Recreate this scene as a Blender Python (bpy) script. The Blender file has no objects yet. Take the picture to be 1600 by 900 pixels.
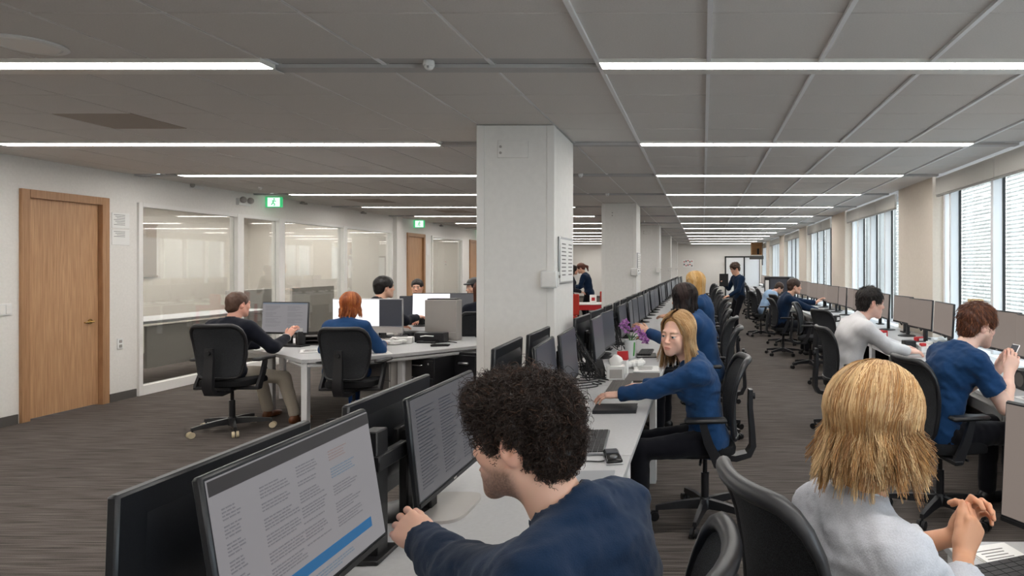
import bpy, bmesh, math, random
import numpy as np
from mathutils import Vector, Matrix, Euler

random.seed(7)
RNG = np.random.default_rng(7)
SC = bpy.context.scene
COL = SC.collection
PI = math.pi

# ------------------------------------------------------------------ camera
cam_d = bpy.data.cameras.new('camera')
cam = bpy.data.objects.new('camera', cam_d)
COL.objects.link(cam)
cam.location = (0, 0, 1.65)
cam.rotation_euler = (PI / 2, 0, 0)
cam_d.sensor_fit = 'HORIZONTAL'
cam_d.sensor_width = 36
cam_d.lens = 22.5
cam_d.shift_x = -298 / 1600
cam_d.shift_y = -34 / 1600
cam_d.clip_start = 0.05
cam_d.clip_end = 200
SC.camera = cam

# ------------------------------------------------------------------ light
world = bpy.data.worlds.new('overcast_sky')
SC.world = world
world.use_nodes = True
_bg = world.node_tree.nodes['Background']
_bg.inputs['Color'].default_value = (0.86, 0.93, 1.0, 1)
_bg.inputs['Strength'].default_value = 5.6
STRIP_POWER = 22.0
SC.view_settings.view_transform = 'Standard'
SC.view_settings.look = 'None'
SC.view_settings.gamma = 1.0
SC.view_settings.use_curve_mapping = False
SC.view_settings.exposure = 0.42
try:
    SC.cycles.use_denoising = True
    SC.cycles.max_bounces = 8
    SC.cycles.diffuse_bounces = 4
    SC.cycles.glossy_bounces = 3
    SC.cycles.transparent_max_bounces = 12
    SC.cycles.sample_clamp_indirect = 6
    SC.cycles.caustics_reflective = False
    SC.cycles.caustics_refractive = False
except Exception:
    pass
# portals: they emit nothing, they tell the renderer where daylight enters
BAYS = [(-1.9, 3.3), (4.7, 8.3), (9.74, 13.4), (14.8, 18.4), (19.8, 23.5), (24.9, 28.6), (30.0, 33.4)]
for _i, (_a, _b) in enumerate(BAYS):
    _l = bpy.data.lights.new('daylight_portal', 'AREA')
    _l.shape = 'RECTANGLE'
    _l.size = 1.9
    _l.size_y = _b - _a
    _l.cycles.is_portal = True
    _o = bpy.data.objects.new('daylight_portal', _l)
    COL.objects.link(_o)
    _o.location = (3.3, (_a + _b) / 2, 1.75)
    _o.rotation_euler = (0, PI / 2, 0)

# ------------------------------------------------------------------ helpers
def lin(c):
    return tuple(((x / 12.92) if x <= 0.04045 else ((x + 0.055) / 1.055) ** 2.4) for x in c)

def rgb(r, g, b):
    return lin((r / 255, g / 255, b / 255))

def P(px, py, Y):
    """a point of the photograph at depth Y, in metres"""
    return Vector(((px - 1098) / 1000 * Y, Y, 1.65 - (py - 416) / 1000 * Y))

def mat(name, color=(0.5, 0.5, 0.5), rough=0.6, metal=0.0, spec=0.5, emit=None, estr=0.0, coat=0.0, sheen=0.0):
    m = bpy.data.materials.new(name)
    m.use_nodes = True
    b = m.node_tree.nodes['Principled BSDF']
    b.inputs['Base Color'].default_value = (*color, 1)
    b.inputs['Roughness'].default_value = rough
    b.inputs['Metallic'].default_value = metal
    b.inputs['Specular IOR Level'].default_value = spec
    if emit:
        b.inputs['Emission Color'].default_value = (*emit, 1)
        b.inputs['Emission Strength'].default_value = estr
    if coat:
        b.inputs['Coat Weight'].default_value = coat
    if sheen:
        b.inputs['Sheen Weight'].default_value = sheen
        b.inputs['Sheen Roughness'].default_value = 0.5
    return m

def nd(m, t, **kw):
    n = m.node_tree.nodes.new(t)
    for k, v in kw.items():
        setattr(n, k, v)
    return n

def lk(m, a, b):
    m.node_tree.links.new(a, b)

def bsdf(m):
    return m.node_tree.nodes['Principled BSDF']

def grain(m, c1, c2, scale=(1, 1, 1), nscale=5.0, detail=6.0, bump=0.0, lo=0.3, hi=0.7, coords='Object'):
    """noise between two real colours, with an optional fine relief"""
    tc = nd(m, 'ShaderNodeTexCoord')
    mp = nd(m, 'ShaderNodeMapping')
    mp.inputs['Scale'].default_value = scale
    no = nd(m, 'ShaderNodeTexNoise')
    no.inputs['Scale'].default_value = nscale
    no.inputs['Detail'].default_value = detail
    rp = nd(m, 'ShaderNodeValToRGB')
    rp.color_ramp.elements[0].position = lo
    rp.color_ramp.elements[1].position = hi
    rp.color_ramp.elements[0].color = (*c1, 1)
    rp.color_ramp.elements[1].color = (*c2, 1)
    lk(m, tc.outputs[coords], mp.inputs['Vector'])
    lk(m, mp.outputs['Vector'], no.inputs['Vector'])
    lk(m, no.outputs['Fac'], rp.inputs['Fac'])
    lk(m, rp.outputs['Color'], bsdf(m).inputs['Base Color'])
    if bump:
        bp = nd(m, 'ShaderNodeBump')
        bp.inputs['Strength'].default_value = bump
        bp.inputs['Distance'].default_value = 0.004
        lk(m, no.outputs['Fac'], bp.inputs['Height'])
        lk(m, bp.outputs['Normal'], bsdf(m).inputs['Normal'])
    return m

def attr_color(m, name='Col'):
    a = nd(m, 'ShaderNodeAttribute')
    a.attribute_name = name
    lk(m, a.outputs['Color'], bsdf(m).inputs['Base Color'])
    return m

class MB:
    """collects simple solids; build() links them as ONE mesh object"""
    def __init__(self):
        self.v, self.f, self.m, self.mi = [], [], [], 0

    def add(self, vs, fs, M=None):
        n = len(self.v)
        for p in vs:
            p = Vector(p)
            self.v.append(tuple(M @ p) if M is not None else tuple(p))
        for q in fs:
            self.f.append(tuple(i + n for i in q))
            self.m.append(self.mi)
        return self

    def use(self, i):
        self.mi = i
        return self

    def box(self, c, s, r=0.0, M=None):
        cx, cy, cz = c
        hx, hy, hz = s[0] / 2, s[1] / 2, s[2] / 2
        if r <= 0:
            vs = [(cx + a * hx, cy + b * hy, cz + d * hz) for a in (-1, 1) for b in (-1, 1) for d in (-1, 1)]
            fs = [(0, 1, 3, 2), (4, 6, 7, 5), (0, 4, 5, 1), (2, 3, 7, 6), (0, 2, 6, 4), (1, 5, 7, 3)]
            return self.add(vs, fs, M)
        r = min(r, hx * 0.98, hy * 0.98, hz * 0.98)
        vs, ix = [], {}
        for a in (-1, 1):
            for b in (-1, 1):
                for d in (-1, 1):
                    for k in range(3):
                        ix[a, b, d, k] = len(vs)
                        q = [hx - r, hy - r, hz - r]
                        q[k] += r
                        vs.append((cx + a * q[0], cy + b * q[1], cz + d * q[2]))
        fs = []
        S = (-1, 1)
        def quad(lst, out):
            p = [Vector(vs[i]) for i in lst]
            n = (p[1] - p[0]).cross(p[2] - p[0])
            fs.append(tuple(lst) if n.dot(Vector(out)) > 0 else tuple(reversed(lst)))
        for a in S:
            quad([ix[a, -1, -1, 0], ix[a, 1, -1, 0], ix[a, 1, 1, 0], ix[a, -1, 1, 0]], (a, 0, 0))
            quad([ix[-1, a, -1, 1], ix[1, a, -1, 1], ix[1, a, 1, 1], ix[-1, a, 1, 1]], (0, a, 0))
            quad([ix[-1, -1, a, 2], ix[1, -1, a, 2], ix[1, 1, a, 2], ix[-1, 1, a, 2]], (0, 0, a))
            for b in S:
                quad([ix[a, b, -1, 0], ix[a, b, 1, 0], ix[a, b, 1, 1], ix[a, b, -1, 1]], (a, b, 0))
                quad([ix[a, -1, b, 0], ix[a, 1, b, 0], ix[a, 1, b, 2], ix[a, -1, b, 2]], (a, 0, b))
                quad([ix[-1, a, b, 1], ix[1, a, b, 1], ix[1, a, b, 2], ix[-1, a, b, 2]], (0, a, b))
                for d in S:
                    quad([ix[a, b, d, 0], ix[a, b, d, 1], ix[a, b, d, 2]], (a, b, d))
        return self.add(vs, fs, M)

    def loft(self, rings, caps=True, closed=True, M=None, loop=False):
        n = len(rings[0])
        vs = [p for r in rings for p in r]
        fs = []
        R = len(rings)
        for i in range(R if loop else R - 1):
            j2 = (i + 1) % R
            for k in range(n if closed else n - 1):
                l = (k + 1) % n
                fs.append((i * n + k, i * n + l, j2 * n + l, j2 * n + k))
        if caps and not loop:
            fs.append(tuple(range(n - 1, -1, -1)))
            fs.append(tuple((R - 1) * n + k for k in range(n)))
        return self.add(vs, fs, M)

    def tube(self, pts, r, n=8, caps=True, loop=False, M=None, flat=1.0):
        n = max(n, 10) if n >= 8 else n
        pts = [Vector(p) for p in pts]
        N = len(pts)
        rs = r if isinstance(r, (list, tuple)) else [r] * N
        rings, up = [], None
        for i, p in enumerate(pts):
            if loop:
                t = pts[(i + 1) % N] - pts[i - 1]
            else:
                t = pts[min(i + 1, N - 1)] - pts[max(i - 1, 0)]
            t = t.normalized() if t.length > 1e-9 else Vector((0, 0, 1))
            if up is None:
                up = Vector((0, 0, 1)) if abs(t.z) < 0.9 else Vector((0, 1, 0))
            a = t.cross(up)
            if a.length < 1e-6:
                a = t.cross(Vector((1, 0, 0)))
            a.normalize()
            b = a.cross(t).normalized()
            up = b
            rings.append([p + (a * math.cos(q) + b * math.sin(q) * flat) * rs[i] for q in [2 * PI * k / n for k in range(n)]])
        return self.loft(rings, caps=caps, M=M, loop=loop)

    def cyl(self, a, b, r, r2=None, n=12, M=None):
        return self.tube([a, b], [r, r if r2 is None else r2], n, M=M)

    def lathe(self, prof, n=16, c=(0, 0, 0), M=None):
        rings = [[(c[0] + r * math.cos(2 * PI * k / n), c[1] + r * math.sin(2 * PI * k / n), c[2] + z) for k in range(n)] for r, z in prof]
        return self.loft(rings, M=M)

    def prism(self, poly, z0, z1, M=None):
        if sum(a[0] * b[1] - b[0] * a[1] for a, b in zip(poly, poly[1:] + poly[:1])) < 0:
            poly = poly[::-1]
        return self.loft([[(x, y, z0) for x, y in poly], [(x, y, z1) for x, y in poly]], M=M)

    def ball(self, c, r, n=10, m=6, M=None):
        rx, ry, rz = (r, r, r) if not isinstance(r, (tuple, list)) else r
        rings = []
        for i in range(m + 1):
            t = -PI / 2 + PI * i / m
            k = max(math.cos(t), 0.02)
            rings.append([(c[0] + rx * k * math.cos(2 * PI * j / n), c[1] + ry * k * math.sin(2 * PI * j / n), c[2] + rz * math.sin(t)) for j in range(n)])
        return self.loft(rings, M=M)

    def quad(self, a, b, c, d, M=None):
        return self.add([a, b, c, d], [(0, 1, 2, 3)], M)

    def build(self, name, mats, parent=None, angle=44, smooth=True):
        me = bpy.data.meshes.new(name)
        me.from_pydata(self.v, [], self.f)
        for m in (mats if isinstance(mats, (list, tuple)) else [mats]):
            me.materials.append(m)
        if any(self.m):
            me.polygons.foreach_set('material_index', self.m)
        if smooth:
            me.polygons.foreach_set('use_smooth', [True] * len(me.polygons))
            me.set_sharp_from_angle(angle=math.radians(angle))
        me.update()
        return link(name, me, parent)

def link(name, me, parent=None):
    o = bpy.data.objects.new(name, me)
    COL.objects.link(o)
    if parent is not None:
        o.parent = parent
    return o

def tag(o, label=None, cat=None, group=None, kind=None):
    if label: o['label'] = label
    if cat: o['category'] = cat
    if group: o['group'] = group
    if kind: o['kind'] = kind
    return o

def empty(name, loc=(0, 0, 0), rz=0.0, label=None, cat=None, group=None, kind=None):
    o = bpy.data.objects.new(name, None)
    o.empty_display_size = 0.1
    COL.objects.link(o)
    o.location = loc
    o.rotation_euler = (0, 0, rz)
    return tag(o, label, cat, group, kind)

def dup(root, loc, rz, label=None, group=None, cat=None):
    def cp(o, par):
        c = o.copy()
        COL.objects.link(c)
        if par is not None:
            c.parent = par
        for ch in o.children:
            cp(ch, c)
        return c
    r = cp(root, None)
    r.location = loc
    r.rotation_euler = (0, 0, rz)
    return tag(r, label, cat, group)

ORD = ('first second third fourth fifth sixth seventh eighth ninth tenth eleventh twelfth thirteenth fourteenth fifteenth sixteenth '
       'seventeenth eighteenth nineteenth twentieth').split()

def np_mesh(name, V, F, mats, parent=None, color=None, smooth=True):
    """V (n,3), F (m,3 or 4) arrays -> object"""
    me = bpy.data.meshes.new(name)
    V = np.ascontiguousarray(V, dtype=np.float32)
    F = np.ascontiguousarray(F, dtype=np.int32)
    k = F.shape[1]
    me.vertices.add(len(V))
    me.vertices.foreach_set('co', V.ravel())
    me.loops.add(F.size)
    me.loops.foreach_set('vertex_index', F.ravel())
    me.polygons.add(len(F))
    me.polygons.foreach_set('loop_start', np.arange(0, F.size, k, dtype=np.int32))
    me.update(calc_edges=True)
    if smooth:
        me.polygons.foreach_set('use_smooth', np.ones(len(F), dtype=bool))
    for m in (mats if isinstance(mats, (list, tuple)) else [mats]):
        me.materials.append(m)
    if color is not None:
        a = me.color_attributes.new('Col', 'FLOAT_COLOR', 'POINT')
        c = np.ones((len(V), 4), dtype=np.float32)
        c[:, :3] = color
        a.data.foreach_set('color', c.ravel())
    me.validate()
    me.update()
    return link(name, me, parent)
# ------------------------------------------------------------------ materials
M = {}
M['wall'] = grain(mat('wall_paint', rough=0.85, spec=0.2), rgb(232, 229, 224), rgb(238, 235, 230), nscale=40, bump=0.03)
M['pier'] = grain(mat('pier_paint', rough=0.85, spec=0.2), rgb(228, 216, 202), rgb(233, 222, 208), nscale=30, bump=0.03)
M['column'] = grain(mat('column_paint', rough=0.6, spec=0.3), rgb(232, 230, 226), rgb(237, 235, 231), nscale=20, bump=0.02)
M['trim'] = mat('white_trim', rgb(238, 236, 232), 0.45)
M['reveal'] = mat('reveal_white', rgb(240, 241, 242), 0.6)
M['tile'] = grain(mat('ceiling_tile', rough=0.95, spec=0.1), rgb(214, 210, 206), rgb(221, 217, 213), nscale=120, detail=3, bump=0.15)
M['tile_dark'] = grain(mat('vent_tile', rough=0.8, spec=0.2), rgb(164, 154, 144), rgb(180, 170, 160), nscale=300, detail=2, bump=0.3)
M['bar'] = mat('ceiling_bar', rgb(242, 242, 243), 0.35)
M['void'] = mat('ceiling_void', rgb(92, 89, 86), 0.9)
M['slot'] = mat('slot_grey', rgb(188, 187, 186), 0.6)
M['lamp_trim'] = mat('lamp_trim', rgb(225, 222, 216), 0.4)
M['diffuser'] = mat('lamp_diffuser', (0.9, 0.9, 0.9), 0.5, emit=(1.0, 0.965, 0.92), estr=STRIP_POWER)
M['baseboard'] = mat('baseboard_grey', rgb(84, 80, 77), 0.6)
M['black'] = grain(mat('black_plastic', rough=0.42, spec=0.4), rgb(24, 24, 26), rgb(30, 30, 32), nscale=200, detail=2, bump=0.05)
M['black_gloss'] = mat('black_gloss', rgb(14, 14, 16), 0.15)
M['housing'] = grain(mat('monitor_housing', rough=0.38, spec=0.5), rgb(24, 26, 30), rgb(29, 31, 35), nscale=220, detail=2, bump=0.04)
M['chair_frame'] = mat('chair_frame', rgb(32, 32, 35), 0.36, spec=0.5)
M['chair_grey'] = mat('chair_frame_grey', rgb(58, 58, 60), 0.4, spec=0.5)
M['chair_seat'] = grain(mat('chair_fabric', rough=0.9, spec=0.2), rgb(22, 22, 24), rgb(34, 34, 36), nscale=300, detail=2, bump=0.3)
M['cream'] = mat('cream_wheel', rgb(205, 190, 160), 0.5)
M['desk'] = grain(mat('desk_laminate', rough=0.4, spec=0.4), rgb(186, 186, 187), rgb(192, 192, 193), nscale=60, detail=3)
M['desk_edge'] = mat('desk_edge', rgb(150, 152, 156), 0.4)
M['metal_white'] = mat('white_metal', rgb(232, 232, 232), 0.35)
M['silver'] = mat('silver_metal', rgb(190, 190, 192), 0.3, metal=0.9)
M['steel'] = mat('chrome', rgb(215, 215, 215), 0.18, metal=1.0)
M['brass'] = mat('brass', rgb(200, 170, 110), 0.25, metal=1.0)
M['ped_black'] = mat('pedestal_black', rgb(20, 20, 24), 0.4)
M['ped_grey'] = mat('pedestal_grey', rgb(176, 172, 168), 0.45)
M['greypanel'] = mat('panel_grey', rgb(168, 163, 158), 0.5)
M['white_plastic'] = mat('white_plastic', rgb(236, 236, 234), 0.4)
M['paper'] = mat('paper', rgb(240, 239, 236), 0.8)
M['print'] = mat('print_grey', rgb(120, 118, 116), 0.8)
M['red'] = mat('red_print', rgb(196, 40, 44), 0.5)
M['redfab'] = mat('red_fabric', rgb(196, 58, 44), 0.8)
M['yellow'] = mat('yellow_plastic', rgb(226, 196, 60), 0.5)
M['green'] = mat('green_print', rgb(90, 178, 80), 0.5)
M['blue'] = mat('blue_print', rgb(50, 120, 180), 0.5)
M['leaf'] = mat('leaf_green', rgb(74, 120, 62), 0.5)
M['petal'] = grain(mat('petal', rough=0.7), rgb(190, 120, 196), rgb(226, 176, 226), nscale=40)
M['cable'] = mat('cable_rubber', rgb(18, 18, 20), 0.5)
M['gasket'] = mat('gasket_black', rgb(22, 24, 27), 0.5)
M['mullion'] = mat('mullion_white', rgb(246, 248, 250), 0.35)
M['blind'] = grain(mat('blind_fabric', rough=0.9, spec=0.1), rgb(206, 203, 197), rgb(214, 211, 205), nscale=200)
M['key'] = mat('key_black', rgb(42, 42, 44), 0.55)
M['laptop'] = mat('laptop_grey', rgb(150, 151, 154), 0.35, metal=0.7)
M['notebook'] = mat('notebook_black', rgb(28, 28, 32), 0.6)
M['cork'] = grain(mat('plywood', rough=0.6), rgb(196, 148, 100), rgb(216, 172, 122), scale=(1, 1, 8), nscale=4)
M['lampwood'] = grain(mat('veneer_shade', rough=0.6), rgb(206, 180, 134), rgb(224, 200, 156), scale=(8, 8, 1), nscale=6)
M['exit'] = mat('exit_green', rgb(40, 150, 90), 0.4, emit=rgb(60, 190, 120), estr=0.6)
M['exit_face'] = mat('exit_face', rgb(220, 245, 230), 0.4, emit=(0.8, 1.0, 0.88), estr=0.75)
M['room_beige'] = mat('office_wall', rgb(206, 200, 192), 0.85)
M['room_panel'] = mat('office_panel', rgb(150, 138, 128), 0.8)

def wood(name, c1, c2):
    m = mat(name, rough=0.42, spec=0.4)
    tc = nd(m, 'ShaderNodeTexCoord')
    mp = nd(m, 'ShaderNodeMapping')
    mp.inputs['Scale'].default_value = (3.0, 26, 0.9)
    n1 = nd(m, 'ShaderNodeTexNoise')
    n1.inputs['Scale'].default_value = 3.0
    n1.inputs['Detail'].default_value = 8
    n1.inputs['Distortion'].default_value = 0.4
    mp2 = nd(m, 'ShaderNodeMapping')
    mp2.inputs['Scale'].default_value = (10, 220, 2.5)
    n2 = nd(m, 'ShaderNodeTexNoise')
    n2.inputs['Scale'].default_value = 2.0
    n2.inputs['Detail'].default_value = 4
    mx = nd(m, 'ShaderNodeMath', operation='MULTIPLY_ADD')
    mx.inputs[1].default_value = 0.45
    rp = nd(m, 'ShaderNodeValToRGB')
    rp.color_ramp.elements[0].position = 0.45
    rp.color_ramp.elements[1].position = 0.95
    rp.color_ramp.elements[0].color = (*c1, 1)
    rp.color_ramp.elements[1].color = (*c2, 1)
    lk(m, tc.outputs['Object'], mp.inputs['Vector'])
    lk(m, tc.outputs['Object'], mp2.inputs['Vector'])
    lk(m, mp.outputs['Vector'], n1.inputs['Vector'])
    lk(m, mp2.outputs['Vector'], n2.inputs['Vector'])
    lk(m, n2.outputs['Fac'], mx.inputs[0])
    lk(m, n1.outputs['Fac'], mx.inputs[2])
    lk(m, mx.outputs[0], rp.inputs['Fac'])
    lk(m, rp.outputs['Color'], bsdf(m).inputs['Base Color'])
    return m
M['oak'] = wood('oak_veneer', rgb(168, 124, 88), rgb(206, 164, 124))
M['oak_frame'] = wood('oak_frame', rgb(158, 116, 82), rgb(188, 146, 108))

def carpet():
    m = mat('carpet_streaked', rough=0.97, spec=0.08)
    tc = nd(m, 'ShaderNodeTexCoord')
    facs = []
    for sc, ns in (((0.9, 38, 1), 2.2), ((2.2, 120, 1), 1.6), ((60, 130, 1), 3.0)):
        mp = nd(m, 'ShaderNodeMapping')
        mp.inputs['Scale'].default_value = sc
        n = nd(m, 'ShaderNodeTexNoise')
        n.inputs['Scale'].default_value = ns
        n.inputs['Detail'].default_value = 4
        lk(m, tc.outputs['Object'], mp.inputs['Vector'])
        lk(m, mp.outputs['Vector'], n.inputs['Vector'])
        facs.append(n.outputs['Fac'])
    a = nd(m, 'ShaderNodeMath', operation='ADD')
    lk(m, facs[0], a.inputs[0]); lk(m, facs[1], a.inputs[1])
    b = nd(m, 'ShaderNodeMath', operation='MULTIPLY_ADD')
    b.inputs[1].default_value = 0.5
    lk(m, facs[2], b.inputs[0]); lk(m, a.outputs[0], b.inputs[2])
    rp = nd(m, 'ShaderNodeValToRGB')
    e = rp.color_ramp.elements
    e[0].position, e[1].position = 0.0, 1.0
    e[0].color = (*rgb(38, 35, 34), 1)
    e[1].color = (*rgb(122, 114, 109), 1)
    mr = nd(m, 'ShaderNodeMapRange')
    mr.inputs['From Min'].default_value = 0.92
    mr.inputs['From Max'].default_value = 1.58
    lk(m, b.outputs[0], mr.inputs['Value'])
    lk(m, mr.outputs['Result'], rp.inputs['Fac'])
    lk(m, rp.outputs['Color'], bsdf(m).inputs['Base Color'])
    bp = nd(m, 'ShaderNodeBump')
    bp.inputs['Strength'].default_value = 0.5
    bp.inputs['Distance'].default_value = 0.004
    lk(m, b.outputs[0], bp.inputs['Height'])
    lk(m, bp.outputs['Normal'], bsdf(m).inputs['Normal'])
    return m
M['carpet'] = carpet()

def glass(name, tint=(1, 1, 1), refl=1.0):
    m = bpy.data.materials.new(name)
    m.use_nodes = True
    nt = m.node_tree
    nt.nodes.clear()
    out = nt.nodes.new('ShaderNodeOutputMaterial')
    mix = nt.nodes.new('ShaderNodeMixShader')
    tr = nt.nodes.new('ShaderNodeBsdfTransparent')
    tr.inputs['Color'].default_value = (*tint, 1)
    gl = nt.nodes.new('ShaderNodeBsdfGlossy')
    gl.inputs['Roughness'].default_value = 0.02
    fr = nt.nodes.new('ShaderNodeLayerWeight')
    pw = nt.nodes.new('ShaderNodeMath')
    pw.operation = 'POWER'
    pw.inputs[1].default_value = 4.0
    mu = nt.nodes.new('ShaderNodeMath')
    mu.operation = 'MULTIPLY_ADD'
    mu.use_clamp = True
    mu.inputs[1].default_value = 0.9
    mu.inputs[2].default_value = 0.04 * refl
    nt.links.new(fr.outputs['Facing'], pw.inputs[0])
    nt.links.new(pw.outputs[0], mu.inputs[0])
    nt.links.new(mu.outputs[0], mix.inputs[0])
    nt.links.new(tr.outputs[0], mix.inputs[1])
    nt.links.new(gl.outputs[0], mix.inputs[2])
    nt.links.new(mix.outputs[0], out.inputs[0])
    return m
M['glass'] = glass('window_glass', (0.90, 0.95, 0.97), 1.0)
M['glass_in'] = glass('partition_glass', (0.86, 0.87, 0.86), 2.4)

def screen_mat(name, c, e, rough=0.35):
    return mat(name, (0.012, 0.012, 0.014), rough, emit=c, estr=e, spec=0.5)
M['scr_reflect'] = screen_mat('screen_idle_reflection', rgb(132, 120, 112), 0.68)  # grey-brown glow stands in for the room reflected in idle screens
M['scr_dark'] = screen_mat('screen_dark', rgb(70, 72, 80), 0.35, 0.3)
M['scr_grey'] = screen_mat('screen_grey', rgb(104, 103, 106), 0.42)
M['scr_page'] = screen_mat('screen_page', rgb(166, 163, 166), 0.42)
M['scr_white'] = screen_mat('screen_white', rgb(245, 245, 250), 1.0)
M['scr_text'] = screen_mat('screen_text', rgb(132, 130, 135), 0.42)
M['scr_text_red'] = screen_mat('screen_text_red', rgb(160, 140, 136), 0.42)
M['scr_text_blue'] = screen_mat('screen_text_blue', rgb(122, 142, 160), 0.42)
M['scr_blue'] = screen_mat('screen_blue', rgb(20, 105, 160), 0.5)
M['scr_bar'] = screen_mat('screen_bar', rgb(56, 52, 52), 0.4)

M['net'] = grain(mat('chair_net', rough=0.8, spec=0.3), rgb(30, 31, 33), rgb(62, 64, 68), nscale=420, detail=1, bump=0.5, lo=0.42, hi=0.58)
# ------------------------------------------------------------------ room shell
XL, XR, Y0, Y1, ZC = -7.18, 2.98, -2.0, 33.5, 2.80
def structure(o):
    o['kind'] = 'structure'
    return o

fl = MB().box(((XL - 3.6 + XR + 0.3) / 2, (Y0 + Y1) / 2, -0.05), (XR + 0.3 - XL + 3.6, Y1 - Y0 + 0.4, 0.1)).build('floor', M['carpet'])
structure(fl)

# left wall with its openings (y ranges)
DOORS = [(6.72, 7.72), (15.52, 16.52), (19.68, 20.68)]
GLZ1, GLZ2 = (8.12, 14.78), (16.92, 19.1)
mb = MB()
def wl(a, b, z0=0.0, z1=ZC + 0.05, x0=XL - 0.14, x1=XL):
    mb.box(((x0 + x1) / 2, (a + b) / 2, (z0 + z1) / 2), (x1 - x0, b - a, z1 - z0))
wl(Y0, 6.72); wl(6.72, 7.72, 2.47); wl(7.72, 8.12); wl(8.12, 14.78, 2.46); wl(14.78, 15.52)
wl(15.52, 16.52, 2.47); wl(16.52, 16.92); wl(16.92, 19.1, 2.46); wl(19.1, 19.68); wl(19.68, 20.68, 2.47); wl(20.68, Y1)
wl(14.82, 15.1, 0, ZC, XL, XL + 0.1)
structure(mb.build('wall_left', M['wall']))
mb = MB()
mb.box(((XL + XR) / 2, Y1 + 0.07, 1.4), (XR - XL + 0.6, 0.14, 2.9))
structure(mb.build('wall_back', M['wall']))
mb = MB()
mb.box(((XL + XR) / 2, Y0 - 0.07, 1.4), (XR - XL + 0.6, 0.14, 2.9))
structure(mb.build('wall_front', M['wall']))
# right wall: sill wall, header and piers
mb = MB()
mb.box((XR + 0.16, (Y0 + Y1) / 2, 0.36), (0.32, Y1 - Y0, 0.72))
mb.box((XR + 0.2, (Y0 + Y1) / 2, 2.84), (0.3, Y1 - Y0, 0.2))
edges = [Y0] + [v for ab in BAYS for v in ab] + [Y1]
mb.use(1)
for a, b in zip(edges[0::2], edges[1::2]):
    mb.box((XR + 0.16, (a + b) / 2, 1.42), (0.32, b - a, 2.86), r=0.004)
mb.use(0)
structure(mb.build('wall_right', [M['reveal'], M['pier']]))

# windows in the bays
for i, (a, b) in enumerate(BAYS):
    w = empty('window_%d' % (i + 1), (XR, a, 0.72), kind='structure')
    L = b - a
    ox, oy, oz = XR, a, 0.72
    f = MB()
    for y in (0.03, L - 0.03):
        f.box((0.19, y, 1.01), (0.1, 0.06, 2.02))
    f.box((0.19, L / 2, 0.03), (0.1, L, 0.06)); f.box((0.19, L / 2, 1.99), (0.1, L, 0.06))
    f.build('window_frame', M['mullion'], w)
    s = MB().box((0.1, L / 2, -0.005), (0.3, L - 0.01, 0.03), r=0.005).build('window_sill', M['reveal'], w)
    n = 3 if L < 5 else 4
    if i == 1:
        ys = [0.87, 2.01, 3.15]
    else:
        ys = [L * (k + 1) / (n + 1) for k in range(n)]
    lim = [0.06] + ys + [L - 0.06]
    for k, y in enumerate(ys):
        q = MB().box((0.105, y, 1.0), (0.11, 0.06, 1.98), r=0.004).build('mullion', M['mullion'], w)
        g = MB()
        for s_ in (-1, 1):
            g.box((0.162, y + s_ * 0.02, 1.0), (0.024, 0.05, 1.96))
        g.build('gasket', M['gasket'], q)
    for k in range(len(lim) - 1):
        c, d = lim[k] + 0.03, lim[k + 1] - 0.03
        MB().box((0.19, (c + d) / 2, 1.01), (0.008, d - c, 1.95)).build('pane', M['glass'], w)
    # roller blind rolled up into a strip at the head of each bay
    bl = empty('roller_blind', (XR + 0.02, a, 2.56), label='pale rolled up fabric blind at the head of the %s window bay' % ORD[i], cat='blind', group='roller blinds along the windows')
    nseg = 3 if i != 1 else 2
    for k in range(nseg):
        c, d = 0.22 + (L - 0.3) * k / nseg, 0.22 + (L - 0.3) * (k + 1) / nseg
        MB().box((0.006, (c + d) / 2, 0.11), (0.036, d - c - 0.012, 0.22), r=0.006).build('blind_panel', M['blind'], bl)
    MB().box((0.006, 0.22 + (L - 0.3) / 2, -0.012), (0.03, L - 0.32, 0.018), r=0.004).build('bottom_rail', M['greypanel'], bl)

# baseboards
mb = MB()
for a, b in ((Y0, 6.70), (7.74, 8.10), (15.1, 15.5), (16.54, 16.9), (19.12, 19.66), (20.7, Y1)):
    mb.box((XL + 0.008, (a + b) / 2, 0.05), (0.016, b - a, 0.1))
structure(mb.build('baseboard_left', M['baseboard']))
structure(MB().box(((XL + XR) / 2, Y1 - 0.008, 0.05), (XR - XL, 0.016, 0.1)).build('baseboard_back', M['baseboard']))
structure(MB().box((XR - 0.008, (Y0 + Y1) / 2, 0.05), (0.016, Y1 - Y0, 0.1)).build('baseboard_right', M['baseboard']))

# oak doors in the left wall
for i, (a, b) in enumerate(DOORS):
    d = empty('door_%d' % (i + 1), (XL, a, 0), kind='structure')
    W, H = b - a, 2.47
    f = MB()
    f.box((-0.05, 0.045, H / 2), (0.16, 0.09, H), r=0.004)
    f.box((-0.05, W - 0.045, H / 2), (0.16, 0.09, H), r=0.004)
    f.box((-0.05, W / 2, H - 0.045), (0.158, W - 0.18, 0.088))
    f.build('door_frame', M['oak_frame'], d)
    lf = MB().box((-0.045, W / 2, (H - 0.08) / 2 + 0.004), (0.045, W - 0.19, H - 0.1), r=0.003).build('door_leaf', M['oak'], d)
    h = MB()
    h.cyl((-0.02, W - 0.2, 1.0), (0.028, W - 0.2, 1.0), 0.012, n=10)
    h.cyl((-0.022, W - 0.2, 1.0), (-0.012, W - 0.2, 1.0), 0.028, n=16)
    h.tube([(0.026, W - 0.2, 1.0), (0.032, W - 0.24, 1.0), (0.032, W - 0.32, 0.996)], [0.011, 0.01, 0.008], n=8)
    h.build('door_handle', M['brass'], lf)

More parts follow.
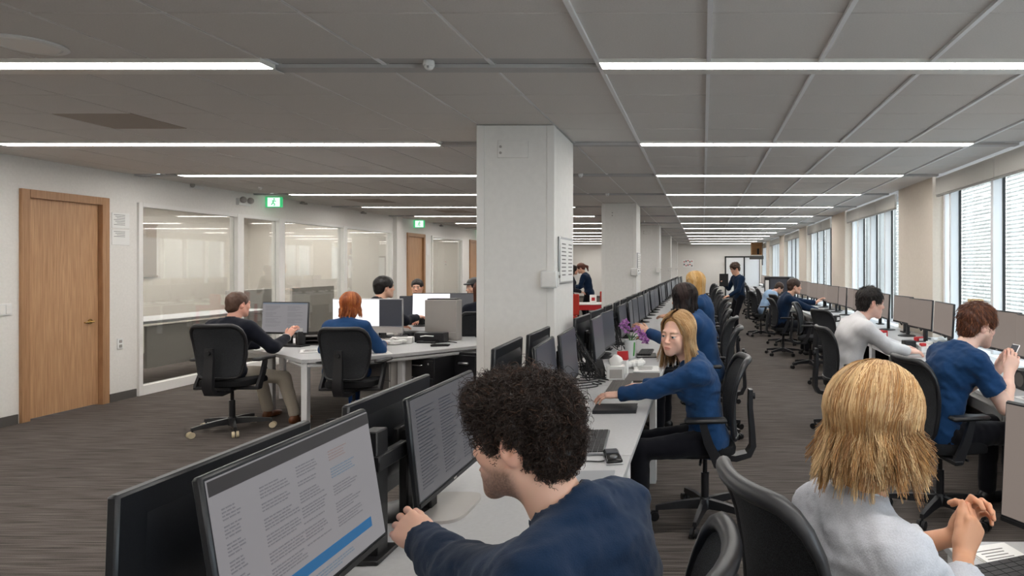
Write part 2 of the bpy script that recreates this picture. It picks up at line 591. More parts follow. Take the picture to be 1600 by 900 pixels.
# glazed partition of the offices
def glazing(name, a, b, cuts, x=XL):
    g = empty(name, (x, a, 0), kind='structure')
    L, H = b - a, 2.46
    f = MB()
    f.box((-0.03, 0.03, H / 2), (0.12, 0.06, H), r=0.003)
    f.box((-0.03, L - 0.03, H / 2), (0.12, 0.06, H), r=0.003)
    f.box((-0.03, L / 2, H - 0.025), (0.118, L - 0.12, 0.05))
    f.box((-0.03, L / 2, 0.06), (0.118, L - 0.12, 0.12))
    f.build('window_frame', M['trim'], g)
    lim = [0.06]
    for (c, d) in cuts:
        MB().box((-0.03, (c + d) / 2 - a, H / 2), (0.13, d - c, H - 0.01), r=0.003).build('mullion', M['trim'], g)
        lim += [c - a, d - a]
    lim.append(L - 0.06)
    for k in range(0, len(lim), 2):
        MB().box((-0.03, (lim[k] + lim[k + 1]) / 2, H / 2 + 0.03), (0.01, lim[k + 1] - lim[k], H - 0.16)).build('pane', M['glass_in'], g)
glazing('window_8', *GLZ1, [(9.84, 9.97), (10.8, 10.95), (12.74, 12.87)])
glazing('window_9', *GLZ2, [])

# offices behind the glass
mb = MB()
XO = XL - 3.4
mb.box((XO - 0.05, 13, 1.4), (0.1, 14.5, 2.9))
for y in (7.95, 14.95, 20.0):
    mb.box((XL - 1.8, y, 1.4), (3.3, 0.1, 2.9))
structure(mb.build('wall_office', M['room_beige']))
structure(MB().box((XL - 1.8, 13.5, 2.84), (3.5, 14.6, 0.06)).build('ceiling_office', M['tile']))
MB_ = MB()
o = MB().box((0, 0, 0), (0.03, 2.3, 0.95), r=0.004)
o.box((0.0, 0, 0.49), (0.045, 2.34, 0.03)); o.box((0.0, 0, -0.49), (0.045, 2.34, 0.03))
o = o.build('wall_panel', M['room_panel']); o.location = (XO + 0.03, 11.2, 1.95)
tag(o, 'taupe fabric pinboard on the far wall of the glazed office', 'pinboard')
o = MB().box((0, 0, 0), (0.02, 0.22, 0.26), r=0.004).build('wall_notice', M['paper']); o.location = (XO + 0.06, 11.75, 2.1)
tag(o, 'small white notice on the taupe pinboard behind the glass', 'notice')
ct = empty('office_counter', (XL - 1.0, 10.1, 0), label='pale counter with grey front panel behind the first glass pane', cat='counter')
MB().box((0, 0, 0.86), (0.8, 3.0, 0.04), r=0.004).build('worktop', M['desk'], ct)
MB().box((0.3, 0.15, 0.5), (0.04, 2.4, 0.6)).build('front_panel', M['greypanel'], ct)
for y in (-1.45, 1.45):
    MB().box((0, y, 0.42), (0.76, 0.05, 0.84)).build('leg', M['metal_white'], ct)
for k, y in enumerate((8.6, 9.7, 10.8, 11.9, 13.0, 14.1, 16.4, 17.6, 18.8)):  # added strips, put in to brighten the offices behind the glass
    L = empty('office_fill_light', (XL - 1.7, y, 2.80), label='added linear fill light inside the glazed office, %s from the nearest oak door' % ORD[k], cat='light', group='added office fill lights')
    MB().box((0, 0, -0.005), (2.4, 0.22, 0.02)).build('frame', M['lamp_trim'], L)
    MB().box((0, 0, -0.018), (2.3, 0.17, 0.008)).build('diffuser', M['diffuser'], L)
# grey screens standing in the offices
for k, (x, y, w) in enumerate([(-8.6, 12.2, 1.3), (-8.4, 13.8, 1.5), (-8.3, 18.2, 1.2)]):
    p = empty('partition_screen', (x, y, 0), label=['low grey desk screen behind the third glass pane', 'low grey desk screen behind the fourth glass pane', 'low dark desk screen behind the small far window'][k], cat='screen', group='screens in the offices')
    MB().box((0, 0, 0.66), (0.05, w, 1.1), r=0.01).build('panel', M['greypanel'] if k < 2 else M['ped_black'], p)
    for s_ in (-1, 1):
        MB().box((0, s_ * (w / 2 - 0.1), 0.055), (0.3, 0.05, 0.11), r=0.005).build('foot', M['black'], p)

# ------------------------------------------------------------------ ceiling: bars, tiles, light slots
SLOTS = [-0.8, 1.40, 3.555, 5.897, 7.958, 10.10, 12.25, 14.50, 16.90, 19.20, 21.60, 23.95, 26.55, 29.30, 32.2]
SW, TW = 0.125, 0.222        # lit width, width with its trim
BX = [0.033 + 0.621 * k for k in range(-11, 5)]
ceil = MB().box(((XL + XR) / 2, (Y0 + Y1) / 2, ZC + 0.12), (XR - XL, Y1 - Y0, 0.1)).build('ceiling', M['void'])
structure(ceil)
bm_ = MB().box((0, (Y0 + Y1) / 2, 0), (0.024, Y1 - Y0, 0.016))
b0 = bm_.build('ceiling_bar', M['bar'], ceil)
for k, x in enumerate(BX):
    o = b0 if k == 0 else b0.copy()
    if k: COL.objects.link(o); o.parent = ceil
    o.location = (x, 0, ZC - 0.006 if x > -1.0 else ZC + 0.016)
xs = [XL] + BX + [XR]
rows = []
yb = [Y0] + SLOTS + [Y1]
for i in range(len(yb) - 1):
    a = yb[i] + (TW if i else 0)
    b = yb[i + 1]
    if b - a < 0.2: continue
    n = max(1, round((b - a) / 0.6))
    for k in range(n):
        rows.append((a + (b - a) * k / n, a + (b - a) * (k + 1) / n))
VENTS = {}
tiles = []
for (a, b) in rows:
    for k in range(len(xs) - 1):
        x0, x1 = xs[k] + 0.008, xs[k + 1] - 0.008
        cx = (x0 + x1) / 2
        Y = (a + b) / 2
        px = 1098 + cx / max(Y, 0.1) * 1000
        py = 416 - 1150 / max(Y, 0.1)
        vis = Y > 2.3 and -150 < px < 1750
        tiles.append((not vis, Y, x0, x1, a, b))
tiles.sort()
cache = {}
rest = MB()
def is_vent(x0, x1, a, b):
    for (vx, vy) in ((-4.78, 5.35), (-5.8, 11.4), (-5.2, 13.4)):
        if x0 < vx < x1 and a < vy < b: return True
for i, (hid, Y, x0, x1, a, b) in enumerate(tiles):
    w, d = x1 - x0, b - a - 0.007
    vent = is_vent(x0, x1, a, b)
    if not hid and i < 290 or vent:
        key = (round(w, 3), round(d, 3), vent)
        if key not in cache:
            q = MB().box((0, 0, 0.012), (w, d, 0.024), r=0.003)
            o = q.build('vent_tile' if vent else 'tile', M['tile_dark'] if vent else M['tile'], ceil)
            cache[key] = o
        else:
            o = cache[key].copy(); COL.objects.link(o); o.parent = ceil
        o.location = ((x0 + x1) / 2, (a + b) / 2, ZC + 0.002)
    else:
        rest.box(((x0 + x1) / 2, (a + b) / 2, ZC + 0.014), (w, d, 0.024))
tag(rest.build('far_tiles', M['tile'], ceil, smooth=False), kind='stuff')
# unlit slot channels
sl, tr = MB(), MB()
for s in SLOTS:
    for (a, b) in ((XL, -6.54), (-2.45, -0.588), (2.517, XR)):
        sl.box(((a + b) / 2, s + SW / 2, ZC + 0.03), (b - a, SW, 0.03))
    tr.box(((XL + XR) / 2, s + SW + (TW - SW) / 2, ZC + 0.003), (XR - XL, TW - SW - 0.004, 0.022))
tag(sl.build('slot_channel', M['slot'], ceil), kind='stuff')
tag(tr.build('slot_trim', M['slot'], ceil), kind='stuff')
def strip(name, xa, xb, y, label, group):
    r = empty(name, ((xa + xb) / 2, y, ZC), label=label, cat='light', group=group)
    L = xb - xa
    MB().box((0, SW / 2, -0.007), (L, SW - 0.012, 0.02)).build('diffuser', M['diffuser'], r)
    q = MB()
    q.box((0, 0.004, -0.002), (L, 0.008, 0.032)); q.box((0, SW - 0.002, -0.002), (L, 0.008, 0.032))
    for s_ in (-1, 1): q.box((s_ * (L / 2 + 0.004), SW / 2, -0.002), (0.008, SW, 0.032))
    q.build('frame', M['lamp_trim'], r)
    MB().box((0, SW + (TW - SW) / 2 + 0.002, -0.016), (L, TW - SW - 0.012, 0.006), r=0.002).build('lower_trim', M['lamp_trim'], r)
for i, s in enumerate(SLOTS):
    w = ORD[max(i - 2, 0)]
    seen = i >= 2
    strip('linear_light', -0.575, 2.50, s, ('recessed linear light over the aisle by the windows, %s lit row from the front' % w) if seen else 'recessed linear light over the aisle behind the camera', 'linear lights over the aisle')
    strip('linear_light', -6.54, -2.465, s, ('long recessed linear light on the office side, %s lit row from the front' % w) if seen else 'long recessed linear light on the office side behind the camera', 'linear lights on the office side')

# ceiling fittings
def fitting(p, kind, label):
    r = empty(kind, p, label=label, cat='sensor' if 'sensor' in kind else 'ceiling speaker')
    return r
sp = fitting((-3.49, 3.31, ZC), 'ceiling_speaker', 'round white ceiling speaker near the first light row')
MB().lathe([(0.155, 0.0), (0.158, -0.006), (0.15, -0.012), (0.13, -0.010), (0.128, -0.004)], n=32).build('rim', M['white_plastic'], sp)
MB().lathe([(0.127, -0.002), (0.12, -0.012), (0.0, -0.016)], n=32).build('grille', M['trim'], sp)
for k, (px, py, Y, t) in enumerate([(670, 98, 3.62, 'white dome sensor in the unlit slot between the first light rows'), (907, 272, 8.0, 'small white sensor in the unlit slot beside the near column'),
                                    (949, 303, 10.17, 'small white sensor in the next unlit slot towards the second column'), (407, 292, 9.3, 'small white sensor over the glazed partition'), (1006, 345, 16.2, 'tiny white sensor over the third column')]):
    x = (px - 1098) / 1000 * Y
    s_ = fitting((x, Y, ZC + 0.012), 'ceiling_sensor', t)
    MB().lathe([(0.03, 0.0), (0.032, -0.02), (0.03, -0.03)], n=16).build('housing', M['white_plastic'], s_)
    MB().ball((0, 0, -0.032), (0.026, 0.026, 0.022), n=12, m=8).build('lens', M['white_plastic'], s_)
    MB().box((0.005, -0.024, -0.04), (0.012, 0.006, 0.012), r=0.002).build('detector', M['slot'], s_)

# ------------------------------------------------------------------ columns
CY = [5.2, 11.62, 17.8, 24.1, 30.4]
for i, y in enumerate(CY):
    c = empty('column_%d' % (i + 1), (-1.52, y, 0), kind='structure')
    MB().box((0, 0.39, 1.4), (0.62, 0.78, 2.796), r=0.006).build('column_shaft', M['column'], c)
    g = MB()
    for s_ in (-1, 1):
        g.box((s_ * 0.285, -0.003, 1.4), (0.062, 0.012, 2.79), r=0.003)
    g.box((0.3125, 0.03, 1.4), (0.008, 0.066, 2.79), r=0.002)
    g.build('corner_guard', M['trim'], c)
    MB().box((0, 0.39, 0.05), (0.64, 0.8, 0.1)).build('column_baseboard', M['baseboard'], c)
    MB().box((-0.02, -0.004, 2.6), (0.25, 0.012, 0.14), r=0.003).build('access_panel', M['column'], c)
    k = MB()
    for z in (2.57, 2.62):
        k.cyl((-0.12, -0.012, z), (-0.12, 0.0, z), 0.011, n=10)
    k.build('screw_cap', M['greypanel'], c)
    b = empty('wall_box', (-1.24, y - 0.005, 1.545), label='white electrical box on the corner of the %s column' % ORD[i], cat='box', group='boxes on the columns')
    MB().box((0.0, -0.03, 0), (0.125, 0.06, 0.14), r=0.006).build('casing', M['white_plastic'], b)
    MB().box((0.005, -0.063, 0.0), (0.11, 0.006, 0.12), r=0.002).build('lid', M['column'], b)
    MB().cyl((0.068, 0.03, 0.02), (0.078, 0.03, 0.02), 0.012, n=10).build('knob', M['greypanel'], b)
    MB().box((0.056, 0.04, 0.0), (0.012, 0.06, 0.12), r=0.003).build('side_plate', M['white_plastic'], b)
    if i < 2:
        pf = empty('poster_frame', (-1.205, y + 0.42, 1.70), label='framed white notice on the side of the %s column' % ORD[i], cat='notice', group='notices on the columns')
        MB().box((0.004, 0, 0), (0.012, 0.56, 0.40), r=0.004).build('frame', M['silver'], pf)
        MB().box((0.012, 0, 0), (0.004, 0.52, 0.36)).build('sheet', M['paper'], pf)
        q = MB()
        for r_ in range(9):
            for s_ in (-1, 1):
                q.box((0.0148, s_ * 0.13, 0.14 - r_ * 0.033), (0.001, 0.18 - 0.05 * RNG.random(), 0.009))
        q.build('print', M['print'], pf)

# ------------------------------------------------------------------ things on the left wall
def wallbox(name, px, py, s, label, cat, m='white_plastic'):
    Y = 7.18 * 1000 / (1098 - px)
    p = P(px, py, Y)
    r = empty(name, (XL, Y, p.z), label=label, cat=cat)
    MB().box((s[0] / 2, 0, 0), s, r=0.003).build('plate', M[m], r)
    return r
r = wallbox('light_switch', 6, 484, (0.014, 0.13, 0.12), 'white double light switch left of the first oak door', 'switch')
for s_ in (-1, 1): MB().box((0.016, s_ * 0.028, 0), (0.008, 0.045, 0.09), r=0.002).build('rocker', M['trim'], r)
r = wallbox('wall_socket', 187, 537, (0.012, 0.08, 0.13), 'white socket plate low on the wall right of the oak door', 'socket')
for z in (-0.028, 0.028): MB().box((0.013, 0, z), (0.006, 0.04, 0.035), r=0.003).build('outlet', M['greypanel'], r)
for py, lab in ((345, 'upper printed notice on the wall between oak door and glazing'), (371, 'lower printed notice on the wall between oak door and glazing')):
    r = wallbox('wall_notice', 188, py, (0.008, 0.24, 0.19), lab, 'notice', 'paper')
    q = MB()
    for k in range(7 if py < 350 else 4):
        q.box((0.0086, -0.02 + 0.01 * (k % 3), 0.07 - k * 0.02), (0.001, 0.15 - 0.02 * (k % 3), 0.005))
    q.build('print', M['print'], r)
r = wallbox('emergency_light', 378, 316, (0.05, 0.26, 0.1), 'white emergency light with two lamp heads above the glazing', 'light')
for s_ in (-1, 1):
    MB().ball((0.08, s_ * 0.08, 0.03), (0.045, 0.05, 0.05), n=12, m=8).build('lamp_head', M['greypanel'], r)
r = wallbox('wall_camera', 306, 293, (0.03, 0.22, 0.035), 'small white wall sensor just under the ceiling left of the exit sign', 'sensor')
MB().ball((0.04, -0.11, 0.02), (0.03, 0.03, 0.035), n=10, m=6).build('eye', M['greypanel'], r)
for px, py, sc, lab in ((416, 316, 1, 'green lit exit sign with running figure over the glazing'), (647, 350, 1.1, 'green lit exit sign above the second oak door'), (745, 365, 1, 'green lit exit sign by the third oak door')):
    Y = 7.18 * 1000 / (1098 - px)
    r = empty('exit_sign', (XL, Y, P(px, py, Y).z), label=lab, cat='sign')
    w, h = 0.07, 0.17 * sc
    MB().box((0.13, 0, 0), (0.26, 0.05, h), r=0.004).build('casing', M['exit'], r)
    MB().box((0.14, -0.027, 0), (0.2, 0.004, h * 0.86)).build('face', M['exit_face'], r)
    q = MB()
    q.ball((0.15, -0.03, 0.05), (0.014, 0.003, 0.014), n=8, m=4)
    for a, b in (((0.145, 0.03), (0.13, -0.01)), ((0.13, -0.01), (0.16, -0.03)), ((0.16, -0.03), (0.15, -0.06)), ((0.13, -0.01), (0.105, -0.045)), ((0.145, 0.025), (0.18, 0.01)), ((0.145, 0.025), (0.115, 0.015))):
        q.cyl((a[0], -0.03, a[1]), (b[0], -0.03, b[1]), 0.008, n=6)
    q.build('running_figure', M['exit'], r)
for px, py, lab in ((472, 318, 'tiny wall sensor over the second glass pane'), (566, 333, 'tiny wall sensor over the fourth glass pane'), (688, 353, 'tiny wall sensor past the second oak door')):
    Y = 7.18 * 1000 / (1098 - px)
    q = MB().box((0.03, 0, 0), (0.06, 0.14, 0.03), r=0.006)
    q.ball((0.05, -0.06, 0.01), (0.03, 0.035, 0.03), n=10, m=6)
    o = q.build('wall_sensor', M['greypanel']); o.location = (XL, Y, P(px, py, Y).z)
    tag(o, lab, 'sensor')
r = wallbox('door_plate', 668, 390, (0.008, 0.16, 0.3), 'narrow white notice beside the second oak door', 'notice', 'paper')

# ------------------------------------------------------------------ back wall
d = empty('door_4', (1.15, Y1, 0), kind='structure')
f = MB()
for x in (0.04, 1.02, 1.84):
    f.box((x, -0.02, 1.07), (0.07, 0.05, 2.14))
f.box((0.94, -0.02, 2.14), (1.88, 0.05, 0.07)); f.box((0.94, -0.02, 0.05), (1.88, 0.05, 0.1))
f.build('door_frame', M['gasket'], d)
for a, b in ((0.075, 0.985), (1.055, 1.805)):
    MB().box(((a + b) / 2, -0.012, 1.1), (b - a, 0.012, 2.0)).build('pane', M['mullion'], d)
MB().cyl((0.92, -0.06, 0.95), (0.92, -0.06, 1.25), 0.014, n=8).build('door_handle', M['steel'], d)
q = empty('wall_sign', (-0.77, Y1 - 0.012, 1.78), label='white notice with red and grey blocks on the far end wall', cat='sign')
MB().box((0, 0, 0), (0.56, 0.02, 0.42), r=0.004).build('board', M['paper'], q)
pr = MB()
for k in range(10):
    pr.use(k % 2).box((-0.2 + 0.1 * (k % 5), -0.012, 0.1 - 0.2 * (k // 5) + 0.03 * (k % 3)), (0.07, 0.004, 0.05 + 0.03 * (k % 2)))
pr.build('print', [M['red'], M['print']], q)
q = empty('plywood_box', (2.62, 31.2, 1.95), label='open plywood box on a dark shelf at the far end of the windows', cat='box')
bx = MB()
for c, s in (((0, 0, 0.26), (0.52, 0.4, 0.02)), ((0, 0, 0.9), (0.52, 0.4, 0.02)), ((-0.25, 0, 0.58), (0.02, 0.4, 0.66)), ((0.25, 0, 0.58), (0.02, 0.4, 0.66)), ((0, 0.19, 0.58), (0.5, 0.02, 0.64))):
    bx.box(c, s)
bx.build('casing', M['cork'], q)
MB().box((0.08, 0.0, 0.42), (0.1, 0.12, 0.28), r=0.01).build('inner_block', M['black'], q)
MB().box((0, 0, 0.12), (0.66, 0.42, 0.16), r=0.01).build('shelf', M['baseboard'], q)
MB().box((0.3, 0.1, 0.4), (0.05, 0.05, 1.3)).build('bracket', M['baseboard'], q)

# ------------------------------------------------------------------ outside: pale brick building across the yard
XB = 7.4
bw = MB().box((XB + 0.2, 21, 1.2), (0.4, 46, 9.0)).build('wall_brick', mat('mortar', rgb(138, 134, 128), 0.95))
structure(bw)
bv, bf = [], []
cols = []
L, Hh = 0.29, 0.096
nz = int(5.6 / Hh)
for r_ in range(nz):
    z = -1.2 + r_ * Hh
    for c in range(int(15.5 / L)):
        y = 9.0 + c * L + (L / 2 if r_ % 2 else 0)
        x = XB - 0.006 - 0.006 * RNG.random()
        n = len(bv)
        y0, y1, z0, z1 = y + 0.009, y + L - 0.009, z + 0.009, z + Hh - 0.009
        bv += [(x, y0, z0), (x, y1, z0), (x, y1, z1), (x, y0, z1), (XB, y0, z0), (XB, y1, z0), (XB, y1, z1), (XB, y0, z1)]
        bf += [(n + 3, n + 2, n + 1, n), (n, n + 1, n + 5, n + 4), (n + 2, n + 3, n + 7, n + 6), (n + 1, n + 2, n + 6, n + 5), (n + 3, n, n + 4, n + 7)]
        t = 0.85 + 0.25 * RNG.random()
        cols += [(0.56 * t, 0.52 * t, 0.465 * t)] * 8
br = np_mesh('brick_courses', np.array(bv), np.array(bf), attr_color(mat('pale_brick', rough=0.9)), bw, np.clip(np.array(cols), 0, 0.9), smooth=False)
tag(br, kind='stuff')
structure(MB().box((XB + 1, 18, -3.1), (16, 60, 0.2)).build('ground_outside', mat('paving', rgb(170, 168, 165), 0.9)))
# ------------------------------------------------------------------ desks
ZD = 0.735
def desk(name, x0, x1, y0, y1, label, group, front, th=0.03, cat='desk'):
    """bench desk; front = the x of the edge people sit at"""
    r = empty(name, ((x0 + x1) / 2, (y0 + y1) / 2, 0), label=label, cat=cat, group=group)
    w, l = x1 - x0, y1 - y0
    t = MB().box((0, 0, ZD - th / 2), (w, l - 0.004, th), r=0.003).build('top', M['desk'], r)
    s = 1 if front == x1 else -1
    for y in (-l / 2 + 0.03, l / 2 - 0.03):
        for x in (s * (w / 2 - 0.035), -s * (w / 2 - 0.1)):
            MB().box((x, y, (ZD - th) / 2), (0.05, 0.04, ZD - th), r=0.003).build('leg', M['metal_white'], r)
    q = MB()
    for x in (s * (w / 2 - 0.035), -s * (w / 2 - 0.1)):
        q.box((x, 0, ZD - th - 0.025), (0.03, l - 0.08, 0.04))
    q.build('frame_rail', M['metal_white'], r)
    MB().box((-s * (w / 2 - 0.05), 0, 0.5), (0.018, l - 0.1, 0.36)).build('modesty_panel', M['greypanel'], r)
    return r
yb, k = 0.0, 0
ys = [-0.5, 1.3] + [3.1 + 1.8 * i for i in range(16)]
for i in range(len(ys) - 1):
    desk('bench_desk', -1.195, -0.345, ys[i], ys[i + 1], 'pale grey bench desk in the row by the columns, %s section from the front' % ORD[i] if i < 9 else 'pale grey bench desk far down the row by the columns', 'bench desks by the columns', -0.345)
ys = [2.4] + [4.2 + 1.8 * i for i in range(15)]
for i in range(len(ys) - 1):
    desk('bench_desk', 2.03, 2.93, ys[i], ys[i + 1], 'pale grey bench desk under the windows, %s section from the front' % ORD[i] if i < 9 else 'pale grey bench desk far along the windows', 'bench desks by the windows', 2.03)
desk('side_desk', 0.80, 1.75, 0.75, 2.13, 'pale desk with a laptop in front of the blonde woman in the grey shirt', None, 0.80)

def pedestal(x, y, rz, m, label, n=3, w=0.42, h=0.6, d=0.5):
    r = empty('drawer_pedestal', (x, y, 0), rz, label=label, cat='cabinet')
    MB().box((0, 0, h / 2 + 0.03), (w, d, h), r=0.004).build('casing', M[m], r)
    for k in range(n):
        hh = (h - 0.04) / n
        z = 0.05 + hh * (k + 0.5)
        dr = MB().box((0, -d / 2 - 0.008, z), (w - 0.02, 0.018, hh - 0.012), r=0.003).build('drawer', M[m], r)
        q = MB().tube([(-0.06, -d / 2 - 0.017, z + hh * 0.2), (-0.055, -d / 2 - 0.035, z + hh * 0.2), (0.055, -d / 2 - 0.035, z + hh * 0.2), (0.06, -d / 2 - 0.017, z + hh * 0.2)], 0.006, n=6)
        q.build('handle', M['steel'] if m == 'ped_black' else M['ped_grey'], dr)
    MB().cyl((w / 2 - 0.06, -d / 2 - 0.025, h - 0.03), (w / 2 - 0.06, -d / 2 - 0.01, h - 0.03), 0.012, n=10).build('lock', M['steel'], r)
    for a in (-1, 1):
        MB().box((a * (w / 2 - 0.05), 0, 0.015), (0.05, d - 0.06, 0.03)).build('foot', M['black'], r)
    return r

# ------------------------------------------------------------------ monitors
def monitor(w, h, top, tilt, face, base='round', yaw=0.0, loc=(0, 0, 0), rz=0.0, name='monitor', page=None, hous='housing', thick=0.022):
    """screen looks along local -Y; top = height of the upper edge over the desk"""
    r = empty(name, loc, rz)
    c = top - h / 2
    T = Matrix.Translation((0, 0, c)) @ Matrix.Rotation(-math.radians(tilt), 4, 'X')
    q = MB()
    q.box((0, 0.012, 0), (w, thick, h), r=0.006, M=T)
    q.loft([[(-w * 0.40, 0.022, -h * 0.36), (w * 0.40, 0.022, -h * 0.36), (w * 0.40, 0.022, h * 0.36), (-w * 0.40, 0.022, h * 0.36)],
            [(-w * 0.30, 0.050, -h * 0.26), (w * 0.30, 0.050, -h * 0.26), (w * 0.30, 0.050, h * 0.26), (-w * 0.30, 0.050, h * 0.26)]], M=T)
    hs = q.build('housing', M[hous], r)
    d = MB().box((0, -0.0005, 0.006), (w - 0.018, 0.003, h - 0.034), M=T).build('display', M[face], r)
    b = MB().box((0, -0.0012, -h / 2 + 0.008), (w - 0.012, 0.003, 0.013), M=T)
    b.build('lower_bezel', M['black'], r)
    MB().box((0.0, -0.0032, -h / 2 + 0.009), (0.026, 0.0016, 0.007), M=T).build('badge', M['greypanel'], hs)
    nk = MB()
    nk.box((0, 0.075, c * 0.5 + 0.02), (0.06, 0.035, c + 0.04), r=0.006)
    nk.box((0, 0.055, c), (0.11, 0.03, 0.11), r=0.005)
    nk.build('stand_neck', M['black'], r)
    bs = MB()
    if base == 'flat':
        poly = [(0.15 * math.copysign(abs(math.cos(t)) ** 0.5, math.cos(t)), 0.02 + 0.11 * math.copysign(abs(math.sin(t)) ** 0.5, math.sin(t))) for t in [2 * PI * k / 28 for k in range(28)]]
        bs.prism(poly, 0.001, 0.012)
        bs.build('stand_base', M['ped_grey'], r)
    else:
        bs.lathe([(0.115, 0.001), (0.115, 0.008), (0.10, 0.014), (0.03, 0.022)], n=20, c=(0, 0.06, 0))
        bs.build('stand_base', M['black'], r)
    if page:
        page(r, T, w, h)
    return r

def page_doc(r, T, w, h):
    """a dim document with paragraphs and a blue banner: flat print on the display"""
    pw, ph = w - 0.03, h - 0.045
    bar = MB().box((0, -0.0030, ph / 2 - 0.006), (pw + 0.012, 0.0012, 0.030), M=T)
    bar.build('menu_bar', M['scr_bar'], r)
    q = MB()
    g = np.random.default_rng(3)
    def block(x, z, wd, n, mi, lead=0.0072, hh=0.0032):
        for k in range(n):
            L = wd * (0.6 + 0.4 * g.random()) if k % 5 != 4 else 0
            xx = x
            while L > 0.004 and xx < x + L:
                ww = min(0.005 + 0.013 * g.random(), x + L - xx)
                q.use(mi).box((xx + ww / 2, -0.0026, z - k * lead), (ww, 0.0008, hh), M=T)
                xx += ww + 0.0035
    X0, Z0 = -pw / 2, ph / 2 - 0.045
    block(X0 + 0.02, Z0 - 0.01, 0.055, 26, 0)
    block(X0 + 0.13, Z0 - 0.005, 0.10, 8, 0)
    block(X0 + 0.13, Z0 - 0.075, 0.12, 9, 0)
    block(X0 + 0.13, Z0 - 0.15, 0.15, 9, 0)
    block(X0 + 0.255, Z0 + 0.0, 0.10, 7, 0)
    block(X0 + 0.255, Z0 - 0.062, 0.11, 11, 0)
    block(X0 + 0.255, Z0 - 0.15, 0.1, 6, 0)
    block(X0 + 0.385, Z0 + 0.0, 0.09, 5, 1)
    block(X0 + 0.385, Z0 - 0.045, 0.11, 5, 2)
    block(X0 + 0.385, Z0 - 0.09, 0.11, 5, 0)
    block(X0 + 0.385, Z0 - 0.135, 0.12, 9, 0)
    block(X0 + 0.20, Z0 - 0.265, 0.26, 3, 2)
    q.build('page_text', [M['scr_text'], M['scr_text_red'], M['scr_text_blue']], r, smooth=False)['kind'] = 'stuff'
    s = MB().box((0.055, -0.0027, -0.112), (pw * 0.62, 0.0012, 0.026), M=T).build('page_banner', M['scr_blue'], r)

def page_faint(r, T, w, h):
    q = MB()
    g = np.random.default_rng(4)
    for c in range(3):
        for k in range(24):
            L = (w / 3 - 0.06) * (0.5 + 0.5 * g.random())
            q.box((-w / 2 + 0.04 + c * w / 3.2 + L / 2, -0.0026, h / 2 - 0.05 - k * 0.0115), (L, 0.0008, 0.004), M=T)
    q.build('page_text', M['scr_dark'], r, smooth=False)['kind'] = 'stuff'

def page_list(r, T, w, h):
    q = MB()
    g = np.random.default_rng(5)
    for c in range(2):
        for k in range(20):
            if k % 6 == 5: continue
            L = (w / 2 - 0.09) * (0.45 + 0.55 * g.random())
            q.box((-w / 2 + 0.05 + c * w / 2.1 + L / 2, -0.0026, h / 2 - 0.05 - k * 0.012), (L, 0.0008, 0.004), M=T)
    q.build('page_text', M['scr_text'], r, smooth=False)['kind'] = 'stuff'
    MB().box((0, -0.0026, h / 2 - 0.018), (w - 0.03, 0.0008, 0.012), M=T).build('menu_bar', M['scr_text_blue'], r)

RZ_R, RZ_L, RZ_W = PI / 2, -PI / 2, -math.radians(87)
# the two large screens beside the curly haired man
m1 = monitor(0.615, 0.385, 0.507, 9, 'scr_page', 'flat', loc=(-0.945, 1.55, ZD), rz=RZ_R, page=page_doc)
tag(m1, 'large monitor with a document page touched by the curly haired man', 'monitor', 'screens facing the aisle')
m2 = monitor(0.60, 0.37, 0.478, 6, 'scr_grey', 'flat', loc=(-0.955, 2.415, ZD), rz=RZ_R, page=page_faint)
tag(m2, 'large dim monitor behind the curly haired man\'s face', 'monitor', 'screens facing the aisle')
# repeats facing the aisle
mr = monitor(0.60, 0.36, 0.465, 5, 'scr_dark', loc=(-0.93, 3.85, ZD), rz=RZ_R + 0.06)
tag(mr, 'dark monitor facing the aisle, left one of the pair behind the curly haired man\'s head', 'monitor', 'screens facing the aisle')
RY = [(4.49, 'dark monitor facing the aisle, right one of the pair behind the curly haired man\'s head'),
      (5.68, 'dark monitor facing the aisle above the cable tangle, left of the white box'),
      (6.40, 'dark monitor facing the aisle directly behind the one beside the white box'),
      (7.52, 'dark monitor facing the aisle left of the flower vase')]
RY += [(8.25 + 0.735 * k, None) for k in range(29)]
for k, (y, lab) in enumerate(RY):
    if lab is None:
        n = k - 4
        lab = 'dark monitor facing the aisle, %s one beyond the flower vase' % ORD[n] if n < 8 else 'dark monitor facing the aisle far down the centre row'
    dup(mr, (-0.93 + 0.012 * math.sin(k * 2.1), y, ZD), RZ_R + 0.05 * math.sin(k * 1.7 + 1), lab)
# their backs: screens that face the office side
ml = monitor(0.625, 0.385, 0.462, 2, 'scr_dark', loc=(-1.185, 1.575, ZD), rz=RZ_L, thick=0.026)
tag(ml, 'black monitor back at the near end of the centre row, nearest of all', 'monitor', 'monitor backs in the centre row')
LY = [(2.39, 'black monitor back behind the large document screen, second from the near end'), (3.82, 'black monitor back against the foot of the near column, left one'), (4.54, 'black monitor back against the near column, right one beside it'),
      (5.88, 'black monitor back just past the corner of the near column'), (6.66, 'black monitor back, second one past the near column')]
LY += [(7.5 + 0.735 * k, None) for k in range(30)]
for k, (y, lab) in enumerate(LY):
    if lab is None:
        n = k - 3
        lab = 'black monitor back, %s one past the near column' % ORD[n] if n < 10 else 'black monitor back far down the centre row'
    dup(ml, (-1.18 if y < 5 else -1.125, y, ZD), RZ_L + 0.04 * math.sin(k * 1.3), lab)
